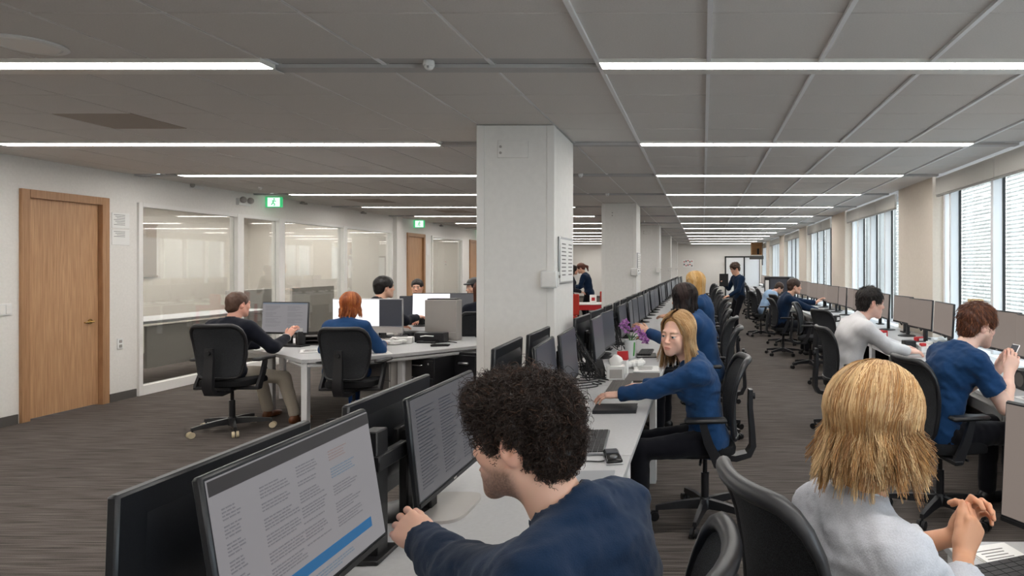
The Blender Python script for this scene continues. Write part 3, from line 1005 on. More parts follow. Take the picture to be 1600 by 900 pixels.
# screens under the windows
mw = monitor(0.62, 0.36, 0.525, 3, 'scr_reflect', loc=(2.62, 3.6, ZD), rz=RZ_W)
tag(mw, 'grey monitor under the windows at the right picture edge, nearest in the row', 'monitor', 'monitors under the windows')
WY = [(4.98, 'grey monitor under the windows just past the phone of the man in blue'), (5.68, 'grey monitor directly behind the face of the man in the blue T-shirt'), (6.90, 'grey monitor behind the back of the head of the man in the blue T-shirt'),
      (7.64, 'grey monitor between the two seated men, right one of two'), (8.40, 'grey monitor between the two seated men, left one of two'), (9.22, 'grey monitor partly behind the face of the man in the white shirt')]
WY += [(10.5 + 0.74 * k, None) for k in range(25)]
for k, (y, lab) in enumerate(WY):
    if lab is None:
        n = k - 6
        lab = 'grey monitor under the windows, %s one beyond the man in the white shirt' % ORD[n] if n < 10 else 'grey monitor far along the windows'
    o = dup(mw, (2.60 + 0.02 * math.sin(k * 1.9), y, ZD), RZ_W + 0.10 * math.sin(k * 2.3), lab)
mm = monitor(0.60, 0.42, 0.44, 4, 'scr_reflect', 'flat', loc=(1.03, 1.84, ZD), rz=-math.radians(62))
tag(mm, 'monitor on the side desk beyond the clasped hands of the blonde woman', 'monitor')
mm.location = (1.20, 2.00, ZD)
# black posts carrying cables between the monitors
pr = empty('monitor_post', (-1.035, 2.02, ZD), label='black post between the monitors beside the large document screen', cat='post', group='black posts between the monitors')
MB().box((0, 0, 0.2), (0.05, 0.07, 0.40), r=0.004).build('pole', M['black'], pr)
MB().box((0.02, 0.06, 0.30), (0.03, 0.2, 0.05), r=0.004).build('bracket', M['black'], pr)
MB().box((0, 0, 0.008), (0.09, 0.14, 0.014), r=0.003).build('foot', M['black'], pr)
for k, y in enumerate([3.15, 5.08, 7.0, 9.2, 11.4, 13.6]):
    dup(pr, (-1.035, y, ZD), 0, 'black post between the monitors, %s one behind the document screen' % ORD[k])
pw = empty('monitor_mount', (2.8, 5.32, ZD), label='black monitor arm by the near brick view window', cat='post', group='monitor arms under the windows')
MB().box((0, 0, 0.23), (0.04, 0.06, 0.46), r=0.004).build('pole', M['black'], pw)
MB().box((-0.05, -0.08, 0.40), (0.05, 0.3, 0.05), r=0.006).build('bracket', M['black'], pw)
MB().tube([(-0.03, 0.05, 0.1), (-0.08, 0.12, 0.2), (-0.06, 0.2, 0.32)], 0.012, n=6).build('strut', M['black'], pw)
MB().box((0, 0, 0.008), (0.1, 0.14, 0.014), r=0.003).build('foot', M['black'], pw)
for k, y in enumerate([7.25, 8.05, 8.85, 10.1, 11.6, 13.1, 14.6, 16.1]):
    dup(pw, (2.8, y, ZD), 0, 'black monitor arm under the windows, %s one behind the man in the blue T-shirt' % ORD[k])

# ------------------------------------------------------------------ task chairs (sitter looks along local +Y)
def back_pt(u, v, t=0.0):
    """u -1..1 across, v 0..1 up the backrest; t = offset to the rear"""
    z = 0.545 + 0.50 * v
    w = 0.185 + 0.055 * math.sin(min(v, 0.8) / 0.8 * PI / 2) - 0.05 * max(0, (v - 0.72) / 0.28) ** 2.2
    lean = -0.205 - 0.05 * v - 0.09 * max(0, v - 0.72) ** 1.4 / 0.28 ** 0.4 + 0.035 * math.sin(v * PI)
    return Vector((u * w, lean + 0.045 * u * u - t, z))

def chair(name='task_chair', frame='chair_frame', caster_m='black', full=True, knob=True):
    r = empty(name)
    # base
    hub = MB()
    hub.lathe([(0.035, 0.06), (0.045, 0.07), (0.045, 0.12), (0.03, 0.14)], n=14)
    hub.cyl((0, 0, 0.13), (0, 0, 0.30), 0.026, n=12)
    hub.build('base_hub', M['chair_frame'], r)
    MB().cyl((0, 0, 0.29), (0, 0, 0.44), 0.015, n=10).build('gas_column', M['black'], r)
    for k in range(5):
        a = 2 * PI * k / 5 + 0.35
        R = Matrix.Rotation(a, 4, 'Z')
        rings = []
        for s, z, w, h in ((0.03, 0.10, 0.026, 0.03), (0.15, 0.098, 0.021, 0.024), (0.27, 0.088, 0.018, 0.018), (0.325, 0.083, 0.015, 0.013)):
            rings.append([(s, -w, z - h), (s, w, z - h), (s, w * 0.7, z + h), (s, -w * 0.7, z + h)])
        lg = MB().loft(rings, M=R).build('leg', M['chair_frame'], r)
        c = MB()
        c.cyl((0.315, 0, 0.05), (0.315, 0, 0.082), 0.008, n=6, M=R)
        for s in (-1, 1):
            c.use(1).cyl((0.33, s * 0.006, 0.03), (0.33, s * 0.026, 0.03), 0.029, n=14, M=R)
        c.build('caster', [M['black'], M[caster_m]], lg)
    # seat
    mech = MB()
    mech.box((0, -0.02, 0.43), (0.16, 0.26, 0.05), r=0.012)
    mech.cyl((0.08, 0.03, 0.425), (0.23, 0.05, 0.42), 0.009, n=6)
    mech.cyl((-0.08, 0.03, 0.425), (-0.23, 0.05, 0.42), 0.009, n=6)
    mech.build('seat_mechanism', M['chair_frame'], r)
    rings = []
    for z, e in ((0.452, 0.90), (0.462, 0.985), (0.49, 1.0), (0.512, 0.97), (0.522, 0.88), (0.522, 0.4)):
        ring = []
        for k in range(28):
            t = 2 * PI * k / 28
            cx = math.copysign(abs(math.cos(t)) ** 0.55, math.cos(t))
            cy = math.copysign(abs(math.sin(t)) ** 0.55, math.sin(t))
            yy = cy * 0.225 * e
            dz = -0.02 * max(0, (yy - 0.12) / 0.1) - 0.008 * (1 - abs(cx)) * (z > 0.5)
            ring.append((cx * 0.24 * e, yy + 0.03, z + dz))
        rings.append(ring)
    MB().loft(rings).build('seat', M['chair_seat'], r)
    # back: net panel inside a rounded frame that rolls back at the top
    NU, NV = 10, 14
    pn = MB()
    for t in (0.0, 0.008):
        pn.add([back_pt(-0.94 + 1.88 * i / NU, 0.03 + 0.94 * j / NV, t) for j in range(NV + 1) for i in range(NU + 1)],
               [tuple([j * (NU + 1) + i, j * (NU + 1) + i + 1, (j + 1) * (NU + 1) + i + 1, (j + 1) * (NU + 1) + i][::(1 if t == 0 else -1)]) for j in range(NV) for i in range(NU)])
    pn.build('back_net', M['net'], r)
    loop = []
    def crn(u, v): return back_pt(u, v, 0.004)
    n = 9
    path = [(-1 + 0.0, v) for v in np.linspace(0.10, 0.90, n)] + [(-0.96, 0.96), (-0.86, 0.995)] + [(u, 1.0) for u in np.linspace(-0.7, 0.7, 7)] + [(0.86, 0.995), (0.96, 0.96)] \
        + [(1.0, v) for v in np.linspace(0.90, 0.10, n)] + [(0.95, 0.04), (0.82, 0.005)] + [(u, 0.0) for u in np.linspace(0.65, -0.65, 6)] + [(-0.82, 0.005), (-0.95, 0.04)]
    pts, rs = [], []
    for u, v in path:
        pts.append(crn(u, v)); rs.append(0.013 + 0.009 * max(0, v - 0.75) / 0.25)
    MB().tube(pts, rs, n=12, loop=True).build('back_frame', M[frame], r)
    # spine: plate behind the lower back, bent under the seat
    rings = []
    for y, z, w, th in ((-0.300, 0.84, 0.036, 0.012), (-0.298, 0.72, 0.040, 0.014), (-0.31, 0.58, 0.043, 0.016), (-0.315, 0.47, 0.045, 0.018), (-0.285, 0.415, 0.047, 0.02), (-0.2, 0.395, 0.05, 0.02), (-0.08, 0.405, 0.05, 0.018)):
        a = 0 if z > 0.45 else (0.8 if z > 0.41 else 1.4)
        dy, dz = math.cos(a) * th, -math.sin(a) * th
        rings.append([(-w, y - dy, z + dz), (w, y - dy, z + dz), (w, y + dy, z - dz), (-w, y + dy, z - dz)])
    sp = MB().loft(rings).build('back_spine', M['chair_frame'], r)
    if knob:
        MB().cyl((0, -0.33, 0.795), (0, -0.30, 0.795), 0.022, n=14).build('knob', M['black'], sp)
    # armrests
    for s in (-1, 1):
        rings = []
        for y, z, w, th in ((-0.06, 0.42, 0.03, 0.012), (-0.05, 0.46, 0.035, 0.012), (0.0, 0.56, 0.03, 0.012), (0.03, 0.66, 0.024, 0.012), (0.035, 0.69, 0.022, 0.012)):
            rings.append([(s * 0.285 - th, y - w, z), (s * 0.285 + th, y - w, z), (s * 0.285 + th, y + w, z), (s * 0.285 - th, y + w, z)])
        q = MB().loft(rings)
        q.box((s * 0.18, -0.06, 0.43), (0.24, 0.06, 0.03), r=0.006)
        ar = q.build('armrest', M['chair_frame'], r)
        MB().box((s * 0.285, 0.02, 0.705), (0.085, 0.26, 0.028), r=0.012).build('arm_pad', M['black'], ar)
    return r

ch0 = chair()
CH_G = 'black task chairs'
tag(ch0, 'black task chair of the curly haired man, seen at the lower picture edge', 'chair', CH_G)
def face(dx, dy): return math.atan2(-dx, dy)      # heading of local +Y
ch0.location = (-0.225, 1.31, 0); ch0.scale = (1, 1, 1.03); ch0.rotation_euler = (0, 0, face(-1, 0.12))
ch_w = chair(frame='chair_grey')
tag(ch_w, 'task chair with grey rimmed net back behind the blonde woman in the grey shirt', 'chair', CH_G)
ch_w.location = (0.35, 1.70, 0); ch_w.scale = (1.0, 1.0, 1.06); ch_w.rotation_euler = (0, 0, face(0.93, 0.36))
ch_l = chair(caster_m='cream')
tag(ch_l, 'black task chair with cream casters under the man in the dark jumper', 'chair', CH_G)
ch_l.location = (-4.72, 6.42, 0); ch_l.rotation_euler = (0, 0, face(-0.04, 1)); ch_l.scale = (1.05, 1.05, 1.03)
def put(x, y, rz, lab):
    o = dup(ch0, (x, y, 0), rz, lab)
    o.scale = (1, 1, 1)
    return o
put(0.015, 4.20, face(-1, -0.08), 'black task chair of the blonde woman in the blue jumper')
put(0.10, 6.30, face(-1, 0.1), 'black task chair under the woman with the dark bob')
put(0.12, 7.55, face(-1, 0.25), 'empty black task chair just beyond the woman with the dark bob')
put(0.10, 8.75, face(-1, 0.0), 'black task chair under the woman with long golden hair')
for k in range(9):
    put(0.16 + 0.03 * math.sin(k * 2.2), 10.3 + 1.45 * k, face(-1, 0.25 * math.sin(k * 1.7)), ('black task chair in the centre row, %s one beyond the woman with golden hair' % ORD[k]) if k < 5 else 'black task chair far down the centre row')
put(-3.50, 6.42, face(-0.05, 1), 'black task chair under the woman with short red hair')
put(1.58, 4.26, face(1, 0.22), 'black task chair under the man in the blue T-shirt')
put(1.42, 6.36, face(1, 0.12), 'black task chair under the man in the white shirt')
put(1.82, 8.9, face(1, 0.5), 'empty black task chair turned sideways just beyond the man in the white shirt')
put(1.75, 10.4, face(1, -0.3), 'empty black task chair, second one beyond the man in the white shirt')
put(1.50, 11.95, face(1, 0.1), 'black task chair under the man in navy jumper further along the windows')
put(1.70, 13.5, face(1, 0.3), 'empty black task chair beyond the man in the navy jumper')
put(1.38, 15.2, face(1, 0.2), 'black task chair with the person in pale blue beside the standing man')
for k in range(5):
    put(1.70 + 0.08 * math.sin(k * 2), 17.0 + 1.6 * k, face(1, 0.3 * math.sin(k * 3)), 'black task chair far along the windows')
put(-4.55, 8.75, face(0.5, 0.9), 'black task chair under the dark haired man behind the red haired woman')
put(-3.98, 8.35, face(0.9, 0.5), 'empty black task chair left of the grey cabinet on the office side')
put(-2.98, 8.55, face(-0.3, 1), 'black net backed task chair of the brown haired woman by the near column')
put(-3.45, 9.95, face(-0.6, -0.75), 'black task chair under the man in the black cap')

# ------------------------------------------------------------------ office-side table cluster
tb = empty('angled_table', (-3.95, 6.9, 0), label='pale grey angled table on white legs shared by the two people on the office side', cat='table')
def tp(px, py): 
    Y = (1.65 - ZD) * 1000 / (py - 416)
    return ((px - 1098) / 1000 * Y + 3.95, Y - 6.9)
poly = [tp(471, 562), tp(540, 560), tp(583, 556.5), tp(660, 549), tp(747, 540), (1.15, 1.42), (0.55, 1.55), (-0.3, 1.15), (-1.35, 1.25), (-1.55, 0.75), (-1.05, 0.15), tp(445, 555)]
MB().prism(poly, ZD - 0.035, ZD).build('top', M['desk'], tb)
q = MB()
for a, b in zip(poly[:5], poly[1:5]):
    q.cyl((a[0] * 0.97, a[1] * 0.97 + 0.03, ZD - 0.065), (b[0] * 0.97, b[1] * 0.97 + 0.03, ZD - 0.065), 0.02, n=6)
q.cyl((poly[0][0], poly[0][1] + 0.03, ZD - 0.065), (poly[-1][0] + 0.02, poly[-1][1] + 0.05, ZD - 0.065), 0.02, n=6)
q.build('frame_rail', M['metal_white'], tb)
for x, y in ((poly[0][0] + 0.005, poly[0][1] + 0.06), (-0.98, 0.42), (poly[4][0] - 0.1, poly[4][1] + 0.25), (-1.3, 1.1), (0.73, -0.06)):
    MB().box((x, y, (ZD - 0.036) / 2), (0.06, 0.06, ZD - 0.036), r=0.004).build('leg', M['metal_white'], tb)
pedestal(-3.40, 7.06, -0.35, 'ped_grey', 'pale grey drawer pedestal beside the red haired woman', 3, 0.42, 0.62)
pedestal(-3.02, 7.24, -0.35, 'ped_black', 'black three drawer pedestal under the angled table', 3, 0.42, 0.62)
pb = empty('storage_cabinet', (-2.63, 7.45, 0), -0.35, label='black cabinet with silver handle beside the near column', cat='cabinet')
MB().box((0, 0, 0.35), (0.42, 0.5, 0.66), r=0.004).build('casing', M['ped_black'], pb)
dr = MB().box((0, -0.26, 0.35), (0.4, 0.018, 0.6), r=0.003).build('door', M['ped_black'], pb)
MB().box((0.05, -0.285, 0.56), (0.14, 0.03, 0.03), r=0.01).build('handle', M['silver'], dr)
a = monitor(0.60, 0.37, 0.505, 3, 'scr_page', loc=(-4.80, 7.35, ZD), rz=face(0.16, 1), page=page_list)
tag(a, 'monitor with a document in front of the man in the dark jumper', 'monitor')
# silver all-in-one screen: bright page on the left, dark strip on the right
r = empty('all_in_one_computer', (-3.93, 7.50, ZD), -0.04, label='silver all-in-one computer with a bright page before the red haired woman', cat='computer')
MB().box((0, 0.015, 0.335), (0.84, 0.03, 0.40), r=0.006).build('housing', M['silver'], r)
MB().box((-0.135, -0.002, 0.37), (0.55, 0.006, 0.31)).build('display', M['scr_white'], r)
MB().box((0.28, -0.002, 0.37), (0.265, 0.006, 0.31)).build('dark_window', M['scr_dark'], r)
MB().box((0, -0.002, 0.17), (0.83, 0.006, 0.065)).build('chin', M['ped_grey'], r)
MB().box((0, 0.06, 0.12), (0.2, 0.02, 0.24), r=0.004).build('stand_neck', M['silver'], r)
MB().box((0, 0.04, 0.006), (0.22, 0.2, 0.012), r=0.003).build('stand_base', M['silver'], r)
r = empty('grey_screen_panel', (-3.22, 7.95, ZD), -0.05, label='plain grey box back of a computer standing beside the near column', cat='computer')
MB().box((0, 0, 0.25), (0.40, 0.16, 0.50), r=0.006).build('casing', M['greypanel'], r)
MB().box((0.0, 0.02, 0.508), (0.37, 0.14, 0.014), r=0.004).build('lid', M['black'], r)
MB().box((0, -0.083, 0.10), (0.38, 0.006, 0.004)).build('seam', M['slot'], r)
r = empty('black_tray', (-3.27, 7.72, ZD), -0.05, label='black box with a bright cable clip in front of the grey computer back', cat='box')
MB().box((0, 0, 0.06), (0.36, 0.14, 0.115), r=0.006).build('casing', M['ped_black'], r)
MB().tube([(-0.1, -0.075, 0.075), (-0.04, -0.08, 0.085), (0.06, -0.08, 0.08)], 0.008, n=6).build('clip', M['paper'], r)
# second cluster behind
tb2 = empty('angled_table', (-3.7, 9.55, 0), label='pale grey table further back on the office side with white and dark screens', cat='table')
MB().box((0.0, 0, ZD - 0.015), (2.1, 0.85, 0.03), r=0.004).build('top', M['desk'], tb2)
MB().box((0.3, -0.36, 0.5), (1.3, 0.02, 0.42)).build('modesty_panel', M['greypanel'], tb2)
for sx in (-1, 1):
    for sy in (-1, 1):
        MB().box((sx * 1.0, sy * 0.38, 0.35), (0.05, 0.05, 0.7), r=0.003).build('leg', M['metal_white'], tb2)
a = dup(mr, (-4.30, 9.72, ZD), 0.1, 'grey monitor behind the head of the dark haired man on the office side', 'monitors of the rear office table')
a = monitor(0.62, 0.37, 0.52, 3, 'scr_white', loc=(-3.98, 9.45, ZD), rz=0.0, page=None)
tag(a, 'bright white monitor above the grey computer back', 'monitor')
dup(mr, (-3.72, 9.78, ZD), -0.05, 'dark monitor right of the bright white monitor', 'monitors of the rear office table')
a = monitor(0.58, 0.36, 0.52, 3, 'scr_grey', loc=(-3.44, 9.42, ZD), rz=-0.03)
tag(a, 'dark grey monitor beside the man in the black cap', 'monitor')
# ------------------------------------------------------------------ figures: smooth distance fields turned into one skin
class Field:
    def __init__(self, lo, hi, h):
        self.h = h
        self.lo = np.array(lo, dtype=np.float32)
        n = np.maximum(np.ceil((np.array(hi) - np.array(lo)) / h).astype(int) + 1, 4)
        self.ax = [self.lo[i] + h * np.arange(n[i], dtype=np.float32) for i in range(3)]
        self.F = np.full(tuple(n), 0.09, dtype=np.float32)

    def _win(self, lo, hi):
        s = []
        for i in range(3):
            a = int(np.searchsorted(self.ax[i], lo[i])); b = int(np.searchsorted(self.ax[i], hi[i]))
            if b <= a: return None
            s.append(slice(a, b))
        return tuple(s)

    def _grid(self, w):
        return np.stack(np.meshgrid(self.ax[0][w[0]], self.ax[1][w[1]], self.ax[2][w[2]], indexing='ij'), -1)

    def _put(self, w, d, k, sub):
        A = self.F[w]
        if sub:
            d = -d
            if k > 0:
                hh = np.maximum(k - np.abs(A - d), 0) / k
                self.F[w] = np.maximum(A, d) + hh * hh * k * 0.25
            else:
                self.F[w] = np.maximum(A, d)
        else:
            if k > 0:
                hh = np.maximum(k - np.abs(A - d), 0) / k
                self.F[w] = np.minimum(A, d) - hh * hh * k * 0.25
            else:
                self.F[w] = np.minimum(A, d)

    def cone(self, a, b, ra, rb, k=0.02, sub=False):
        a, b = np.array(a, dtype=np.float32), np.array(b, dtype=np.float32)
        m = max(ra, rb) + 0.06
        w = self._win(np.minimum(a, b) - m, np.maximum(a, b) + m)
        if w is None: return self
        G = self._grid(w) - a
        ab = b - a
        t = np.clip((G @ ab) / max(float(ab @ ab), 1e-9), 0, 1)
        d = np.linalg.norm(G - t[..., None] * ab, axis=-1) - (ra + (rb - ra) * t)
        self._put(w, d.astype(np.float32), k, sub)
        return self

    def ell(self, c, r, R=None, k=0.02, sub=False):
        c = np.array(c, dtype=np.float32); r = np.array(r, dtype=np.float32)
        m = float(r.max()) + 0.06
        w = self._win(c - m, c + m)
        if w is None: return self
        G = self._grid(w) - c
        if R is not None:
            G = G @ np.array(R, dtype=np.float32)      # columns of R are the ellipsoid's own axes
        k0 = np.linalg.norm(G / r, axis=-1)
        k1 = np.linalg.norm(G / (r * r), axis=-1)
        d = np.where(k1 > 1e-6, k0 * (k0 - 1) / np.maximum(k1, 1e-6), -float(r.min()))
        self._put(w, d.astype(np.float32), k, sub)
        return self

    def box(self, c, s, R=None, rd=0.01, k=0.0, sub=False):
        c = np.array(c, dtype=np.float32); s = np.array(s, dtype=np.float32)
        m = float(np.linalg.norm(s)) + 0.06
        w = self._win(c - m, c + m)
        if w is None: return self
        G = self._grid(w) - c
        if R is not None: G = G @ np.array(R, dtype=np.float32)
        q = np.abs(G) - (s - rd)
        d = np.linalg.norm(np.maximum(q, 0), axis=-1) + np.minimum(q.max(-1), 0) - rd
        self._put(w, d.astype(np.float32), k, sub)
        return self

    def plane(self, p, n):
        """keep only the side n does not point to"""
        G = np.stack(np.meshgrid(*self.ax, indexing='ij'), -1) - np.array(p, dtype=np.float32)
        self.F = np.maximum(self.F, (G @ np.array(n, dtype=np.float32)).astype(np.float32))
        return self

    def noise(self, amp, f, seed=0, stretch=(1, 1, 1)):
        X, Y, Z = np.meshgrid(*self.ax, indexing='ij')
        g = np.random.default_rng(seed)
        N = np.zeros_like(self.F)
        for o in range(4):
            ff = f * (1.7 ** o)
            d = g.normal(size=(3, 3)); d /= np.linalg.norm(d, axis=1)[:, None]
            ph = g.random(3) * 6.28
            s = 1.0
            for i in range(3):
                e = d[i] * ff * np.array(stretch)
                s = s * np.sin(e[0] * X + e[1] * Y + e[2] * Z + ph[i])
            N += s.astype(np.float32) / (1.5 ** o)
        near = np.abs(self.F) < 0.05
        self.F = np.where(near, self.F + amp * N, self.F)
        return self

    def mesh(self):
        F = self.F
        F = np.pad(F, 1, constant_values=0.05)
        lo = self.lo - self.h
        S = F < 0
        n = np.array(F.shape)
        cnt = np.zeros(n - 1, dtype=np.int8)
        for a in (0, 1):
            for b in (0, 1):
                for c in (0, 1):
                    cnt += S[a:n[0] - 1 + a, b:n[1] - 1 + b, c:n[2] - 1 + c]
        act = (cnt > 0) & (cnt < 8)
        I = np.argwhere(act)
        idx = np.full(act.shape, -1, dtype=np.int32)
        idx[act] = np.arange(len(I))
        acc = np.zeros((len(I), 3)); num = np.zeros(len(I))
        cs = [(a, b, c) for a in (0, 1) for b in (0, 1) for c in (0, 1)]
        val = {c: F[I[:, 0] + c[0], I[:, 1] + c[1], I[:, 2] + c[2]] for c in cs}
        for c in cs:
            for ax in range(3):
                if c[ax] == 0:
                    e = list(c); e[ax] = 1; e = tuple(e)
                    fa, fb = val[c], val[e]
                    m = (fa < 0) != (fb < 0)
                    t = np.where(m, fa / np.where(m, fa - fb, 1), 0)
                    for q in range(3):
                        acc[:, q] += np.where(m, c[q] + (t if q == ax else 0), 0)
                    num += m
        V = (I + acc / np.maximum(num, 1)[:, None]) * self.h + lo
        quads = []
        for ax in range(3):
            A = S[tuple(slice(0, -1) if q == ax else slice(1, -1) for q in range(3))]
            B = S[tuple(slice(1, None) if q == ax else slice(1, -1) for q in range(3))]
            E = np.argwhere(A != B)
            if not len(E): continue
            flip = A[tuple(E.T)]
            E = E + np.array([0 if q == ax else 1 for q in range(3)])
            u, v = [q for q in range(3) if q != ax]
            if ax == 1: u, v = v, u
            o = []
            for du, dv in ((-1, -1), (0, -1), (0, 0), (-1, 0)):
                p = E.copy(); p[:, u] += du; p[:, v] += dv
                o.append(idx[p[:, 0], p[:, 1], p[:, 2]])
            Q = np.stack(o, 1)
            Q = np.where(flip[:, None], Q, Q[:, ::-1])
            quads.append(Q)
        Q = np.concatenate(quads)
        Q = Q[(Q >= 0).all(1)]
        return V, Q

def taubin(V, Q, it=2):
    E = np.concatenate([Q[:, [0, 1]], Q[:, [1, 2]], Q[:, [2, 3]], Q[:, [3, 0]]])
    E = np.concatenate([E, E[:, ::-1]])
    deg = np.bincount(E[:, 0], minlength=len(V))[:, None]
    for _ in range(it):
        for lam in (0.5, -0.52):
            A = np.stack([np.bincount(E[:, 0], weights=V[E[:, 1], q], minlength=len(V)) for q in range(3)], 1) / np.maximum(deg, 1)
            V = V + lam * (A - V)
    return V

M['skin'] = attr_color(mat('skin', rough=0.48, spec=0.35))
bsdf(M['skin']).inputs['Subsurface Weight'].default_value = 0.12
bsdf(M['skin']).inputs['Subsurface Radius'].default_value = (0.02, 0.008, 0.004)
M['eye'] = attr_color(mat('eye', rough=0.08, spec=0.6))
def hair_mat(name):
    m = attr_color(mat(name, rough=0.42, spec=0.35))
    bsdf(m).inputs['Anisotropic'].default_value = 0.5
    return m
M['hair'] = hair_mat('hair')
def cloth(name, c, k=0.82, sh=0.25):
    c2 = tuple(x * 0.86 for x in c)
    m = grain(mat(name, rough=0.9, spec=0.12, sheen=sh * 0.4), c2, c, nscale=260, detail=2, bump=0.2)
    return m
M['c_navy'] = cloth('navy_knit', rgb(20, 40, 66))
M['c_dkjumper'] = cloth('dark_jumper', rgb(25, 27, 37))
M['c_blue'] = cloth('blue_knit', rgb(34, 68, 110))
M['c_tee'] = cloth('blue_cotton', rgb(27, 60, 100))
M['c_grey'] = cloth('pale_grey_cotton', rgb(196, 198, 205))
M['c_white'] = cloth('white_cotton', rgb(222, 220, 221))
M['c_pale'] = cloth('pale_blue_cotton', rgb(160, 188, 220))
M['c_dark'] = cloth('dark_trousers', rgb(22, 22, 28))
M['c_jean'] = cloth('blue_jeans', rgb(42, 78, 134))
M['c_khaki'] = cloth('khaki_cotton', rgb(186, 176, 160))
M['c_red'] = cloth('red_knit', rgb(150, 60, 60))
M['shoe_black'] = mat('shoe_black', rgb(20, 20, 22), 0.4)
M['shoe_tan'] = mat('shoe_tan', rgb(110, 66, 38), 0.4)
M['shoe_cream'] = mat('shoe_cream', rgb(226, 214, 184), 0.6)

def rotm(ax, a):
    return np.array(Matrix.Rotation(a, 3, ax))

def frame_from(y, zhint):
    y = np.array(y, float); y /= np.linalg.norm(y)
    z = np.array(zhint, float); z = z - y * (z @ y)
    if np.linalg.norm(z) < 1e-5: z = np.array([0, 0, 1.0]) - y * y[2]
    z /= np.linalg.norm(z)
    return np.stack([np.cross(y, z), y, z], 1)

def ik(s, t, l1, l2, pole):
    s, t = np.array(s, float), np.array(t, float)
    d = t - s; L = np.linalg.norm(d)
    mx = (l1 + l2) * 0.995
    if L > mx:
        t = s + d / L * mx; d = t - s; L = mx
    u = d / L
    a = (l1 * l1 - l2 * l2 + L * L) / (2 * L)
    h = math.sqrt(max(l1 * l1 - a * a, 0))
    p = np.array(pole, float); p = p - u * (p @ u); p /= max(np.linalg.norm(p), 1e-6)
    return s + u * a + p * h, t

def tubes(name, P, R, ns, mats, parent, C):
    """P (n,m,3) strand paths, R (n,m) radii, C (n,3) colours -> one mesh"""
    n, m, _ = P.shape
    T = np.gradient(P, axis=1)
    T /= np.maximum(np.linalg.norm(T, axis=2, keepdims=True), 1e-9)
    ref = np.array([0.31, 0.23, 0.92])
    A = np.cross(T, ref); A /= np.maximum(np.linalg.norm(A, axis=2, keepdims=True), 1e-6)
    B = np.cross(T, A)
    ang = 2 * PI * np.arange(ns) / ns
    V = P[:, :, None, :] + R[:, :, None, None] * (A[:, :, None, :] * np.cos(ang)[None, None, :, None] + B[:, :, None, :] * np.sin(ang)[None, None, :, None])
    V = V.reshape(-1, 3)
    base = (np.arange(n)[:, None, None] * m + np.arange(m - 1)[None, :, None]) * ns + np.arange(ns)[None, None, :]
    nx = (np.arange(n)[:, None, None] * m + np.arange(m - 1)[None, :, None]) * ns + ((np.arange(ns) + 1) % ns)[None, None, :]
    Q = np.stack([base, nx, nx + ns, base + ns], -1).reshape(-1, 4)
    Cc = np.repeat(C, m * ns, axis=0)
    return np_mesh(name, V, Q, mats, parent, Cc)

def smst(x, a, b):
    t = np.clip((x - a) / (b - a), 0, 1)
    return t * t * (3 - 2 * t)

